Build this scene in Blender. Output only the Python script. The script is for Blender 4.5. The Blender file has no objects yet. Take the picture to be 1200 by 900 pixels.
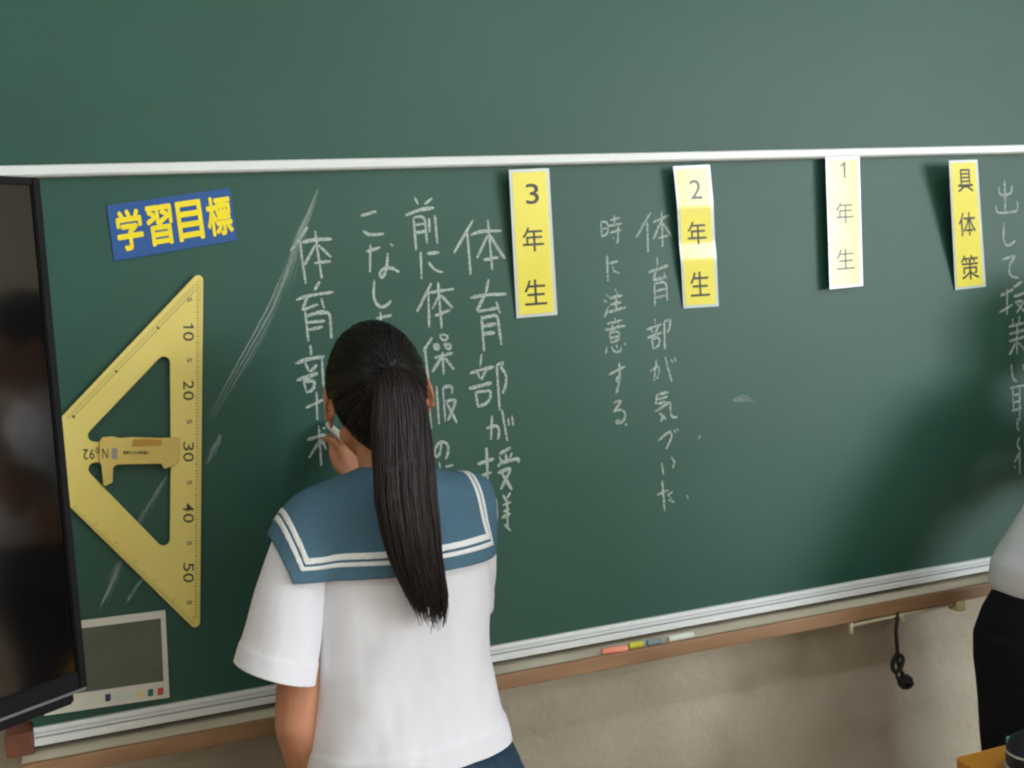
import bpy, bmesh, math, random
from mathutils import Vector, Matrix, noise
from mathutils.bvhtree import BVHTree
random.seed(7)
S = bpy.context.scene
COL = S.collection

# ------------------------------------------------------------------ camera
F_PX = 1400.0
CAM = Vector((-0.7850731, -2.0220845, 1.53))
RX = Vector((0.9284440158, -0.3658049655, -0.0646408285))     # image right in the room
DN = Vector((-0.0881532075, -0.0479236349, -0.9949534347))    # image down in the room
FW = Vector((0.3608610833, 0.9294568589, -0.0767412931))      # looking direction
cd = bpy.data.cameras.new('camera')
cam = bpy.data.objects.new('camera', cd)
COL.objects.link(cam)
cd.sensor_fit = 'HORIZONTAL'
cd.sensor_width = 36.0
cd.lens = 36.0 * F_PX / 1200.0
cd.clip_start = 0.02
R3 = Matrix((RX, -DN, -FW)).transposed()
cam.matrix_world = Matrix.Translation(CAM) @ R3.to_4x4()
S.camera = cam

# ------------------------------------------------------------------ light and exposure
SKY = 26.0
FILL = 12.0
S.view_settings.view_transform = 'Standard'
S.view_settings.look = 'None'
S.view_settings.gamma = 1.0
S.view_settings.use_curve_mapping = False
S.view_settings.exposure = 0.33
S.cycles.max_bounces = 8
S.cycles.diffuse_bounces = 5
S.cycles.glossy_bounces = 4
S.cycles.transparent_max_bounces = 16
S.cycles.sample_clamp_indirect = 8.0
S.cycles.filter_width = 2.4
w = bpy.data.worlds.new('sky')
S.world = w
w.use_nodes = True
bg = w.node_tree.nodes['Background']
bg.inputs[0].default_value = (0.90, 0.96, 1.0, 1)
bg.inputs[1].default_value = SKY
# the right wall's window openings: (y_far, y_near), sill and head heights
WINX = 4.8
WINS = [(-8.0, -6.75), (-6.55, -5.3), (-5.1, -3.85)]
WZ0, WZ1 = 0.95, 2.72
for i, (ya, yb) in enumerate(WINS):
    l = bpy.data.lights.new('window_daylight', 'AREA')
    l.shape = 'RECTANGLE'
    l.size = WZ1 - WZ0
    l.size_y = yb - ya
    l.cycles.is_portal = True
    o = bpy.data.objects.new('window_daylight', l)
    o.location = (WINX + 0.14, (ya + yb) / 2, (WZ0 + WZ1) / 2)
    o.rotation_euler = (0, math.radians(90), 0)
    COL.objects.link(o)

def ray(px, py):
    return RX * (px - 600) + DN * (py - 450) + FW * F_PX
def at(px, py, Y=0.0):            # a point of the plane y = Y
    r = ray(px, py); return CAM + r * ((Y - CAM.y) / r.y)
def atz(px, py, z):               # a point of the plane z
    r = ray(px, py); return CAM + r * ((z - CAM.z) / r.z)
def V(*a): return Vector(a)
def lin(r, g, b):
    f = lambda c: (c / 255 / 12.92) if c <= 10 else ((c / 255 + 0.055) / 1.055) ** 2.4
    return (f(r), f(g), f(b), 1)

# ------------------------------------------------------------------ materials
def mat(name, rgb, rough=0.5, metal=0.0, spec=0.5, noise_amt=0.0, scale=30.0, bump=0.0, bscale=None,
        rgb2=None, coat=0.0, sss=0.0, emit=None, alpha=None, stretch=None, detail=4.0, coat_rough=0.05, spread=0.2):
    m = bpy.data.materials.new(name); m.use_nodes = True
    nt = m.node_tree; b = nt.nodes['Principled BSDF']
    c = lin(*rgb)
    b.inputs['Base Color'].default_value = c
    b.inputs['Roughness'].default_value = rough
    b.inputs['Metallic'].default_value = metal
    b.inputs['Specular IOR Level'].default_value = spec
    b.inputs['Coat Weight'].default_value = coat
    b.inputs['Coat Roughness'].default_value = coat_rough
    if sss:
        b.inputs['Subsurface Weight'].default_value = sss
        b.inputs['Subsurface Radius'].default_value = (0.012, 0.005, 0.003)
        b.inputs['Subsurface Scale'].default_value = 1.0
    tc = nt.nodes.new('ShaderNodeTexCoord')
    vec = tc.outputs['Object']
    if stretch:
        mp = nt.nodes.new('ShaderNodeMapping'); mp.inputs['Scale'].default_value = stretch
        nt.links.new(vec, mp.inputs[0]); vec = mp.outputs[0]
    if noise_amt or rgb2:
        n = nt.nodes.new('ShaderNodeTexNoise'); n.inputs['Scale'].default_value = scale
        n.inputs['Detail'].default_value = detail
        nt.links.new(vec, n.inputs['Vector'])
        r = nt.nodes.new('ShaderNodeValToRGB')
        r.color_ramp.elements[0].position = 0.5 - spread; r.color_ramp.elements[1].position = 0.5 + spread
        c2 = lin(*rgb2) if rgb2 else tuple(min(1, x * (1 - noise_amt)) for x in c[:3]) + (1,)
        r.color_ramp.elements[0].color = c; r.color_ramp.elements[1].color = c2
        nt.links.new(n.outputs['Fac'], r.inputs[0]); nt.links.new(r.outputs[0], b.inputs['Base Color'])
    if bump:
        n2 = nt.nodes.new('ShaderNodeTexNoise'); n2.inputs['Scale'].default_value = bscale or scale
        n2.inputs['Detail'].default_value = 3
        nt.links.new(vec, n2.inputs['Vector'])
        bp = nt.nodes.new('ShaderNodeBump'); bp.inputs['Strength'].default_value = bump
        bp.inputs['Distance'].default_value = 0.01
        nt.links.new(n2.outputs['Fac'], bp.inputs['Height']); nt.links.new(bp.outputs[0], b.inputs['Normal'])
        if coat: nt.links.new(bp.outputs[0], b.inputs['Coat Normal'])
    if emit:
        b.inputs['Emission Color'].default_value = lin(*emit[:3]); b.inputs['Emission Strength'].default_value = emit[3]
    if alpha:   # (scale, low, high): broken cover such as chalk on slate
        n3 = nt.nodes.new('ShaderNodeTexNoise'); n3.inputs['Scale'].default_value = alpha[0]; n3.inputs['Detail'].default_value = 3
        mp = nt.nodes.new('ShaderNodeMapping'); mp.inputs['Rotation'].default_value = (0, alpha[4] if len(alpha) > 4 else 0, 0)
        mp.inputs['Scale'].default_value = alpha[3] if len(alpha) > 3 else (1, 1, 1)
        nt.links.new(tc.outputs['Object'], mp.inputs[0]); nt.links.new(mp.outputs[0], n3.inputs['Vector'])
        mr = nt.nodes.new('ShaderNodeMapRange'); mr.inputs[1].default_value = 0.35; mr.inputs[2].default_value = 0.65
        mr.inputs[3].default_value = alpha[1]; mr.inputs[4].default_value = alpha[2]
        nt.links.new(n3.outputs['Fac'], mr.inputs[0]); nt.links.new(mr.outputs[0], b.inputs['Alpha'])
    return m

def board_mat(name):
    m = bpy.data.materials.new(name); m.use_nodes = True
    nt = m.node_tree; b = nt.nodes['Principled BSDF']; L = nt.links
    tc = nt.nodes.new('ShaderNodeTexCoord')
    n1 = nt.nodes.new('ShaderNodeTexNoise'); n1.inputs['Scale'].default_value = 2.2; n1.inputs['Detail'].default_value = 5
    mp = nt.nodes.new('ShaderNodeMapping'); mp.inputs['Scale'].default_value = (0.7, 1, 1.5); mp.inputs['Rotation'].default_value = (0, 0.5, 0)
    L.new(tc.outputs['Object'], mp.inputs[0]); L.new(mp.outputs[0], n1.inputs['Vector'])
    r = nt.nodes.new('ShaderNodeValToRGB')
    r.color_ramp.elements[0].position = 0.3; r.color_ramp.elements[1].position = 0.75
    r.color_ramp.elements[0].color = lin(*BOARD_A); r.color_ramp.elements[1].color = lin(*BOARD_B)
    L.new(n1.outputs['Fac'], r.inputs[0]); L.new(r.outputs[0], b.inputs['Base Color'])
    b.inputs['Roughness'].default_value = 0.50
    b.inputs['Specular IOR Level'].default_value = 0.46
    return m
BOARD_A, BOARD_B = (30, 76, 63), (38, 85, 72)
M = {}
M['board'] = board_mat('green_slate')
M['board2'] = board_mat('green_slate_upper')
M['alu'] = mat('white_aluminium', (226, 230, 230), 0.35, spec=0.5)
M['alu_dark'] = mat('rail_groove', (150, 152, 158), 0.4)
M['tray_top'] = mat('dusty_lit_ledge', (226, 218, 198), 0.8, rgb2=(208, 198, 176), scale=9, spread=0.25)  # paler than the wood: chalk dust, plus light from above put into the colour
M['tray_wood'] = mat('brown_wood', (160, 124, 90), 0.55, rgb2=(136, 102, 72), scale=6, stretch=(1, 6, 6))
M['block_wood'] = mat('red_brown_wood', (128, 78, 56), 0.5, rgb2=(100, 60, 44), scale=12, stretch=(1, 5, 5))
M['wall'] = mat('stained_plaster', (194, 185, 168), 0.85, rgb2=(164, 153, 134), scale=5, detail=7, bump=0.25, bscale=60, spread=0.22)
M['room_wall'] = mat('room_plaster', (196, 188, 170), 0.85, bump=0.1, bscale=60)
M['ceiling'] = mat('ceiling_board', (225, 224, 216), 0.9)
M['floor'] = mat('wood_floor', (150, 126, 96), 0.4, rgb2=(126, 104, 78), scale=4, stretch=(8, 1, 1))
M['chalk'] = mat('chalk_line', (205, 218, 212), 0.95, spec=0.1, alpha=(420, 0.35, 0.90))
M['chalk_soft'] = mat('chalk_line_soft', (200, 214, 208), 0.95, spec=0.1, alpha=(420, 0.25, 0.78))
M['smear'] = mat('chalk_smear', (170, 190, 184), 0.95, spec=0.1, alpha=(200, 0.06, 0.34))
M['yellow_paper'] = mat('laminated_yellow', (238, 226, 78), 0.45, coat=0.6, coat_rough=0.10, bump=0.03, bscale=9)
M['film'] = mat('laminate_film', (205, 216, 214), 0.25, coat=0.6, coat_rough=0.10, bump=0.03, bscale=9)
M['ink'] = mat('black_print', (42, 42, 34), 0.45, coat=0.25, coat_rough=0.12)
M['blue_paper'] = mat('blue_card', (28, 84, 152), 0.55)
M['yellow_print'] = mat('yellow_print', (248, 226, 24), 0.55)
M['square'] = mat('yellow_plastic', (234, 218, 126), 0.4, rgb2=(226, 208, 112), scale=5)
M['square_clip'] = mat('amber_plastic', (218, 196, 110), 0.25, rgb2=(206, 180, 96), scale=14)
M['amber'] = mat('amber_strip', (176, 138, 52), 0.35)
M['tick'] = mat('scale_print', (78, 72, 44), 0.5)
M['greymark'] = mat('grey_mark', (150, 144, 136), 0.5)
M['mini_frame'] = mat('pale_frame', (214, 214, 204), 0.5)
M['mini_screen'] = mat('grey_green_sheet', (92, 100, 84), 0.55, rgb2=(82, 90, 76), scale=20)
for n_, c_ in dict(red=(200, 62, 76), green=(38, 104, 84), navy=(36, 44, 96), pale=(196, 214, 208), sand=(220, 208, 160)).items():
    M['ic_' + n_] = mat(n_ + '_icon', c_, 0.5)
M['tv_black'] = mat('black_plastic', (10, 10, 12), 0.5, spec=0.12)
M['tv_screen'] = mat('black_glass', (8, 8, 9), 0.09, spec=0.8, coat=1.0, coat_rough=0.06)
M['tv_silver'] = mat('grey_edge_trim', (120, 122, 124), 0.3, metal=0.6)
M['steel'] = mat('stand_steel', (70, 72, 76), 0.4, metal=0.7)
M['skin'] = mat('skin', (190, 132, 100), 0.5, sss=0.12, noise_amt=0.12, scale=40)
M['hair'] = mat('black_hair', (21, 18, 18), 0.42, spec=0.32)
M['hair_tail'] = mat('dark_brown_hair', (33, 25, 24), 0.5, spec=0.3)
M['blouse'] = mat('white_cotton', (226, 227, 234), 0.8, spec=0.2, bump=0.05, bscale=700)
M['collar'] = mat('slate_blue_serge', (80, 114, 134), 0.8, spec=0.2, noise_amt=0.12, scale=300, bump=0.2, bscale=500)
M['stripe'] = mat('white_braid', (228, 232, 232), 0.7)
M['skirt'] = mat('navy_teal_serge', (44, 66, 84), 0.8, spec=0.2, noise_amt=0.1, scale=300)
M['black_cloth'] = mat('black_serge', (20, 20, 27), 0.85, spec=0.2)
M['sock'] = mat('white_sock', (225, 225, 222), 0.9)
M['shoe'] = mat('white_rubber', (222, 222, 216), 0.5)
M['shoe_toe'] = mat('blue_toe', (50, 80, 150), 0.5)
M['eye'] = mat('eye_white', (230, 228, 222), 0.2)
M['iris'] = mat('dark_iris', (40, 26, 20), 0.2)
M['lip'] = mat('lips', (186, 108, 100), 0.5)
M['desk'] = mat('honey_wood', (206, 146, 42), 0.4, rgb2=(196, 132, 34), scale=5, stretch=(1, 9, 9))
M['desk_leg'] = mat('grey_tube', (150, 152, 150), 0.35, metal=0.5)
M['pouch'] = mat('navy_pouch', (26, 28, 40), 0.5, bump=0.1, bscale=300)
M['piping'] = mat('pale_piping', (190, 192, 180), 0.5)
M['cyan'] = mat('mint_rubber', (96, 196, 176), 0.5)
M['cord'] = mat('black_cord', (34, 30, 30), 0.8)
M['ivory'] = mat('ivory_paint', (206, 200, 172), 0.5)
M['paleblock'] = mat('pale_wood', (214, 202, 150), 0.5)
M['ch_orange'] = mat('coral_chalk', (244, 156, 130), 0.9)
M['ch_yellow'] = mat('yellow_chalk', (212, 208, 74), 0.9)
M['ch_blue'] = mat('blue_chalk', (132, 152, 160), 0.9)
M['ch_white'] = mat('white_chalk', (222, 228, 218), 0.9)
M['winframe'] = mat('window_aluminium', (170, 172, 172), 0.4, metal=0.4)
def glass_mat():
    m = bpy.data.materials.new('window_glass'); m.use_nodes = True
    nt = m.node_tree; nt.nodes.remove(nt.nodes['Principled BSDF'])
    t = nt.nodes.new('ShaderNodeBsdfTransparent'); g = nt.nodes.new('ShaderNodeBsdfGlossy'); g.inputs['Roughness'].default_value = 0.02
    mx = nt.nodes.new('ShaderNodeMixShader'); mx.inputs[0].default_value = 0.06
    nt.links.new(t.outputs[0], mx.inputs[1]); nt.links.new(g.outputs[0], mx.inputs[2])
    nt.links.new(mx.outputs[0], nt.nodes['Material Output'].inputs[0]); return m
M['glass'] = glass_mat()

# ------------------------------------------------------------------ object helpers
def tag(o, label=None, cat=None, group=None, kind=None):
    if label: o['label'] = label
    if cat: o['category'] = cat
    if group: o['group'] = group
    if kind: o['kind'] = kind
    return o
def empty(name, loc, label=None, cat=None, group=None):
    o = bpy.data.objects.new(name, None); o.location = loc
    o.empty_display_size = 0.05
    COL.objects.link(o); tag(o, label, cat, group); return o
def worldloc(o):
    p = Vector((0, 0, 0))
    while o: p = p + o.location; o = o.parent
    return p
def link(name, me, m, parent=None, origin=None, smooth=True):
    """link a mesh given in room coordinates"""
    o = bpy.data.objects.new(name, me)
    base = worldloc(parent) if parent else Vector((0, 0, 0))
    org = Vector(origin) if origin is not None else base
    me.transform(Matrix.Translation(-org))
    COL.objects.link(o); o.parent = parent
    o.location = org - base
    me.materials.clear(); me.materials.append(M[m] if isinstance(m, str) else m)
    if smooth:
        me.polygons.foreach_set('use_smooth', [True] * len(me.polygons))
    me.update()
    return o
def shade_auto(me, ang=35):
    me.polygons.foreach_set('use_smooth', [True] * len(me.polygons))
    try: me.set_sharp_from_angle(angle=math.radians(ang))
    except Exception: pass

def lerp_tab(tab, x):
    for (a, va), (b, vb) in zip(tab, tab[1:]):
        if x <= b: return va + (vb - va) * (x - a) / (b - a)
    return tab[-1][1]

class G:
    def __init__(s): s.v = []; s.f = []
    def add(s, vs, fs):
        n = len(s.v); s.v += [Vector(a) for a in vs]; s.f += [tuple(i + n for i in f) for f in fs]
    def box(s, a, b, bev=0.0, rot=None, piv=None):
        a, b = Vector(a), Vector(b)
        bm = bmesh.new(); bmesh.ops.create_cube(bm, size=1.0)
        bm.transform(Matrix.Translation((a + b) / 2) @ Matrix.Diagonal((*(b - a), 1)))
        if bev: bmesh.ops.bevel(bm, geom=bm.edges[:], offset=bev, segments=2, affect='EDGES', profile=0.6)
        if rot is not None: bm.transform(Matrix.Translation(piv) @ rot.to_4x4() @ Matrix.Translation(-Vector(piv)))
        s.bm(bm); return s
    def bm(s, bm):
        bm.verts.index_update()
        s.add([v.co.copy() for v in bm.verts], [[v.index for v in f.verts] for f in bm.faces]); bm.free(); return s
    def tube(s, pts, r, n=8, cap=True, sq=1.0):
        pts = [Vector(p) for p in pts]; N = len(pts)
        rr = [r] * N if not hasattr(r, '__len__') else r
        vs, fs = [], []
        t0 = (pts[1] - pts[0]).normalized()
        up = Vector((0, 0, 1)) if abs(t0.z) < 0.9 else Vector((0, 1, 0))
        u = t0.cross(up).normalized()
        for i, p in enumerate(pts):
            t = (pts[min(i + 1, N - 1)] - pts[max(i - 1, 0)]).normalized()
            u = (u - t * u.dot(t)).normalized(); w_ = t.cross(u)
            for k in range(n):
                a = 2 * math.pi * k / n
                vs.append(p + (u * math.cos(a) + w_ * math.sin(a) * sq) * rr[i])
        for i in range(N - 1):
            for k in range(n):
                k2 = (k + 1) % n
                fs.append((i * n + k, i * n + k2, (i + 1) * n + k2, (i + 1) * n + k))
        if cap:
            fs.append(tuple(range(n))[::-1]); fs.append(tuple((N - 1) * n + k for k in range(n)))
        s.add(vs, fs); return s
    def capsule(s, p0, p1, r0, r1, n=14, h=5):
        p0, p1 = Vector(p0), Vector(p1); t = (p1 - p0).normalized()
        pts, rr = [], []
        for i in range(h):
            a = math.pi / 2 * (1 - i / h); pts.append(p0 - t * r0 * math.sin(a)); rr.append(max(1e-4, r0 * math.cos(a)))
        for i in range(5):
            q = i / 4; pts.append(p0.lerp(p1, q)); rr.append(r0 + (r1 - r0) * q)
        for i in range(1, h + 1):
            a = math.pi / 2 * i / h; pts.append(p1 + t * r1 * math.sin(a)); rr.append(max(1e-4, r1 * math.cos(a)))
        return s.tube(pts, rr, n)
    def ell(s, c, r, rot=None, seg=20, ring=12):
        bm = bmesh.new(); bmesh.ops.create_uvsphere(bm, u_segments=seg, v_segments=ring, radius=1.0)
        m = Matrix.Translation(Vector(c)) @ (rot.to_4x4() if rot is not None else Matrix()) @ Matrix.Diagonal((*r, 1))
        bm.transform(m); return s.bm(bm)
    def loft(s, rings, n=32, cap=True, p=2.0):
        """rings: (cx, cy, cz, rx, ry[, tilt])"""
        vs, fs = [], []
        for rg in rings:
            cx, cy, cz, rx, ry = rg[:5]; tl = rg[5] if len(rg) > 5 else 0
            for k in range(n):
                a = 2 * math.pi * k / n
                ca, sa = math.cos(a), math.sin(a)
                x = rx * math.copysign(abs(ca) ** (2 / p), ca); y = ry * math.copysign(abs(sa) ** (2 / p), sa)
                vs.append(V(cx + x, cy + y, cz + x * tl))
        N = len(rings)
        for i in range(N - 1):
            for k in range(n):
                k2 = (k + 1) % n
                fs.append((i * n + k, i * n + k2, (i + 1) * n + k2, (i + 1) * n + k))
        if cap:
            fs.append(tuple(range(n))[::-1]); fs.append(tuple((N - 1) * n + k for k in range(n)))
        s.add(vs, fs); return s
    def mesh(s, name):
        me = bpy.data.meshes.new(name); me.from_pydata([tuple(v) for v in s.v], [], s.f); me.update(); return me
    def build(s, name, m, parent=None, origin=None, smooth=True, auto=None):
        o = link(name, s.mesh(name), m, parent, origin, smooth)
        if auto: shade_auto(o.data, auto)
        return o

def evaluated(me, mods):
    o = bpy.data.objects.new('tmp', me); COL.objects.link(o)
    for t, kw in mods:
        md = o.modifiers.new(t, t)
        for k, v in kw.items(): setattr(md, k, v)
    bpy.context.view_layer.update()
    out = bpy.data.meshes.new_from_object(o.evaluated_get(bpy.context.evaluated_depsgraph_get()))
    bpy.data.objects.remove(o); return out
def fuse(g, voxel=0.0035, smooth=6, factor=0.5):
    return evaluated(g.mesh('tmp'), [('REMESH', dict(mode='VOXEL', voxel_size=voxel, adaptivity=0.0)),
                                     ('SMOOTH', dict(iterations=smooth, factor=factor))])
def outward(me):
    bm = bmesh.new(); bm.from_mesh(me); bmesh.ops.recalc_face_normals(bm, faces=bm.faces[:]); bm.to_mesh(me); bm.free(); return me

# flat lettering: text outlines normalised to a unit box, then mapped by fn(u, v, depth)
def glyph(txt, bold=0.0):
    c = bpy.data.curves.new('glyph', 'FONT'); c.body = txt; c.offset = bold; c.resolution_u = 6
    o = bpy.data.objects.new('glyph', c); COL.objects.link(o)
    bpy.context.view_layer.update()
    me = bpy.data.meshes.new_from_object(o.evaluated_get(bpy.context.evaluated_depsgraph_get()))
    bpy.data.objects.remove(o)
    vs = [v.co.copy() for v in me.vertices]; fs = [tuple(p.vertices) for p in me.polygons]
    x0, x1 = min(v.x for v in vs), max(v.x for v in vs); y0, y1 = min(v.y for v in vs), max(v.y for v in vs)
    vs = [((v.x - x0) / (x1 - x0), (v.y - y0) / (y1 - y0)) for v in vs]
    return vs, fs, (x1 - x0) / (y1 - y0)
ONE = ([(.58, 0), (.80, 0), (.80, 1), (.62, 1), (.48, .88), (.22, .80), (.22, .70), (.46, .74), (.58, .78)], [(0, 1, 2, 3, 8), (3, 4, 7, 8), (4, 5, 6, 7)])
def put_glyph(g, txt, fn, bold=0.0, th=0.0006, fat=0.0):
    if txt == '1':
        g.add([fn(u, v, th) for u, v in ONE[0]], ONE[1]); return
    if fat:
        vs, fs, _ = glyph(txt, bold)
        for k in range(9):
            du, dv = (fat * math.cos(k * math.pi / 4), fat * math.sin(k * math.pi / 4)) if k < 8 else (0, 0)
            g.add([fn(u + du, v + dv, th + .00002 * k) for u, v in vs], fs)
        return
    vs, fs, _ = glyph(txt, bold)
    g.add([fn(u, v, th) for u, v in vs], fs)
def quad(corners, Y, curl=None):
    """bilinear sheet from four pixel corners TL, TR, BR, BL; fn(u right, v up, forward)"""
    c0, c1 = (curl(0), curl(1)) if curl else (0, 0)
    tl, tr, br, bl = [at(px, py, Y - o_) for (px, py), o_ in zip(corners, (c1, c1, c0, c0))]
    def fn(u, v, d=0.0):
        return tl.lerp(tr, u).lerp(bl.lerp(br, u), 1 - v) + V(0, -d - (curl(v) - c0 - (c1 - c0) * v if curl else 0), 0)
    return fn
def outline_mesh(loops, Y0, Y1, bevel=0.0):
    """flat plate with holes: loops of (x, z); front at Y1 (towards the room), back at Y0"""
    c = bpy.data.curves.new('plate', 'CURVE'); c.dimensions = '2D'; c.fill_mode = 'BOTH'
    for lp in loops:
        sp = c.splines.new('POLY'); sp.points.add(len(lp) - 1); sp.use_cyclic_u = True
        for p, q in zip(sp.points, lp): p.co = (q[0], q[1], 0, 1)
    th = abs(Y1 - Y0); c.extrude = th / 2 - bevel; c.bevel_depth = bevel; c.bevel_resolution = 1
    o = bpy.data.objects.new('plate', c); COL.objects.link(o); bpy.context.view_layer.update()
    me = bpy.data.meshes.new_from_object(o.evaluated_get(bpy.context.evaluated_depsgraph_get()))
    bpy.data.objects.remove(o)
    me.transform(Matrix.Translation((0, (Y0 + Y1) / 2, 0)) @ Matrix.Rotation(math.radians(90), 4, 'X'))
    return me
def rounded(pts, r, n=6):
    out = []; N = len(pts)
    for i in range(N):
        p = Vector(pts[i]); a = Vector(pts[i - 1]) - p; b = Vector(pts[(i + 1) % N]) - p
        la, lb = a.length, b.length; a.normalize(); b.normalize()
        half = a.angle(b) / 2; rr = r[i] if hasattr(r, '__len__') else r
        t = min(rr / math.tan(half), la * .48, lb * .48); rr = t * math.tan(half)
        if rr < 1e-6: out.append(tuple(p)); continue
        c = p + (a + b).normalized() * (rr / math.sin(half))
        p0 = p + a * t - c; p1 = p + b * t - c
        ang = p0.angle_signed(p1)
        for k in range(n + 1):
            q = p0.copy(); q.rotate(Matrix.Rotation(-ang * k / n, 2)); out.append(tuple(c + q))
    return out

# ------------------------------------------------------------------ room shell
WY = 0.04                      # wall plane behind the boards
XL, XR, YB, H = -3.2, WINX, -8.4, 3.0
def struct(name, g, m, parent=None, smooth=False, auto=None):
    o = g.build(name, m, parent, smooth=smooth, auto=auto)
    if parent is None: o['kind'] = 'structure'
    return o
struct('floor', G().box((XL - .1, YB - .1, -.1), (XR + .1, WY + .1, 0)), 'floor')
struct('ceiling', G().box((XL - .1, YB - .1, H), (XR + .1, WY + .1, H + .1)), 'ceiling')
struct('wall_front', G().box((XL - .1, WY, 0), (XR + .1, WY + .1, H)), 'wall')
struct('wall_left', G().box((XL - .1, YB, 0), (XL, WY, H)), 'room_wall')
struct('wall_back', G().box((XL - .1, YB - .1, 0), (XR + .1, YB, H)), 'room_wall')
g = G()
g.box((XR, YB, 0), (XR + .12, WY, WZ0)); g.box((XR, YB, WZ1), (XR + .12, WY, H))
ys = [YB] + [y for w_ in WINS for y in w_] + [WY]
for a, b in zip(ys[0::2], ys[1::2]): g.box((XR, a, WZ0), (XR + .12, b, WZ1))
struct('wall_right', g, 'room_wall')
for i, (ya, yb) in enumerate(WINS):
    g = G(); t = .045
    g.box((XR + .02, ya, WZ0), (XR + .08, ya + t, WZ1)); g.box((XR + .02, yb - t, WZ0), (XR + .08, yb, WZ1))
    g.box((XR + .02, ya + t, WZ0), (XR + .08, yb - t, WZ0 + t)); g.box((XR + .02, ya + t, WZ1 - t), (XR + .08, yb - t, WZ1))
    ym = (ya + yb) / 2; g.box((XR + .03, ym - .025, WZ0 + t), (XR + .07, ym + .025, WZ1 - t))
    wf = struct('window_%d' % (i + 1), g, 'winframe')
    G().box((XR + .047, ya + t, WZ0 + t), (XR + .053, ym - .025, WZ1 - t)).build('pane', 'glass', wf, smooth=False)
    G().box((XR + .047, ym + .025, WZ0 + t), (XR + .053, yb - t, WZ1 - t)).build('pane', 'glass', wf, smooth=False)

# unseen ceiling lamps, added to brighten the room
M['lamp'] = mat('lit_diffuser', (240, 240, 236), 0.5, emit=(230, 241, 255, FILL))
for i, (lx, ly) in enumerate([(x, y) for y in (-1.7, -4.0, -6.3) for x in (-1.2, 0.8, 2.8)]):
    t = empty('fill_lamp', (lx, ly, H), 'unseen long white ceiling lamp added to brighten the room', 'ceiling lamp', 'added ceiling lamps in rows')
    G().box((lx - .62, ly - .10, H - .06), (lx + .62, ly + .10, H), .006).build('housing', 'ceiling', t, smooth=False)
    G().box((lx - .60, ly - .08, H - .085), (lx + .60, ly + .08, H - .0605), .008).build('diffuser', 'lamp', t, smooth=False)

# ------------------------------------------------------------------ blackboards
BX0, BX1 = -0.8545, 2.75
ZB, ZT = 0.8757, 1.7636
bb = empty('chalkboard', (0.9, 0.0, ZB), 'lower green chalkboard with chalk writing, framed by white metal rails', 'chalkboard')
G().box((BX0, 0, ZB), (BX1, WY - .001, ZT)).build('writing_surface', 'board', bb, smooth=False)
# bottom rail: three-step profile
g = G()
def profile(g, prof, x0, x1):
    vs = [V(x0, y, z) for y, z in prof] + [V(x1, y, z) for y, z in prof]; n = len(prof)
    fs = [(i, (i + 1) % n, n + (i + 1) % n, n + i) for i in range(n)] + [tuple(range(n))[::-1], tuple(range(n, 2 * n))]
    g.add(vs, fs)
profile(g, [(0.0, .889), (-.008, .889), (-.010, .886), (-.010, .8815), (-.013, .8805), (-.013, .8765), (-.017, .8755), (-.020, .873), (-.020, .8645), (-.017, .8625), (0, .8625)], BX0, BX1)
r_ = g.build('bottom_rail', 'alu', bb, smooth=False)
g = G(); g.box((BX0 + .002, -.0112, .8807), (BX1, -.0095, .8818)); g.box((BX0 + .002, -.0175, .8752), (BX1, -.0125, .8768))
g.build('rail_groove', 'alu_dark', r_, smooth=False)
g = G(); profile(g, [(0.0, 1.7735), (-.014, 1.7735), (-.017, 1.771), (-.017, 1.759), (-.013, 1.7555), (0, 1.7545)], BX0, BX1)
g.build('top_rail', 'alu', bb, smooth=False)
ub = empty('chalkboard', (0.9, 0.02, ZT), 'blank upper green chalkboard panel above the white rail', 'chalkboard')
G().box((BX0, .012, 1.7738), (BX1, WY - .001, 2.66)).build('writing_surface', 'board2', ub, smooth=False)
g = G(); g.box((BX0, -.004, 2.66), (BX1, WY - .001, 2.69), .003); g.build('top_rail', 'alu', ub, smooth=False)

# chalk handwriting: flat ribbons laid on the slate, nib a little taller than wide
def ribbon(g, pts, wv, off, jitter=0.0, nib=True):
    P = [at(x, y, -off) for x, y in pts]
    # resample
    Q = [P[0]]
    for a, b in zip(P, P[1:]):
        n = max(1, int((b - a).length / 0.006))
        Q += [a.lerp(b, k / n) for k in range(1, n + 1)]
    if len(Q) > 4:
        for _ in range(2): Q = [Q[0]] + [(Q[i - 1] + Q[i] * 2 + Q[i + 1]) / 4 for i in range(1, len(Q) - 1)] + [Q[-1]]
    vs = []
    N = len(Q)
    for i, p in enumerate(Q):
        t = (Q[min(i + 1, N - 1)] - Q[max(i - 1, 0)]); t.y = 0; t.normalize()
        nrm = V(-t.z, 0, t.x)
        ww = wv * (1 + .35 * abs(t.x) if nib else 1) * (0.85 + .3 * noise.noise(p * 60))
        if i in (0, N - 1): ww *= .6
        vs += [p + nrm * ww / 2, p - nrm * ww / 2]
    g.add(vs, [(2 * i, 2 * i + 1, 2 * i + 3, 2 * i + 2) for i in range(N - 1)])
def column(strokes, wv, m, label, off0=0.0006):
    g = G()
    for i, s in enumerate(strokes): ribbon(g, s, wv * random.uniform(.85, 1.1), off0 + 0.00003 * i)
    o = g.build('chalk_writing', m, bb, smooth=False); o['label'] = label; return o

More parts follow.
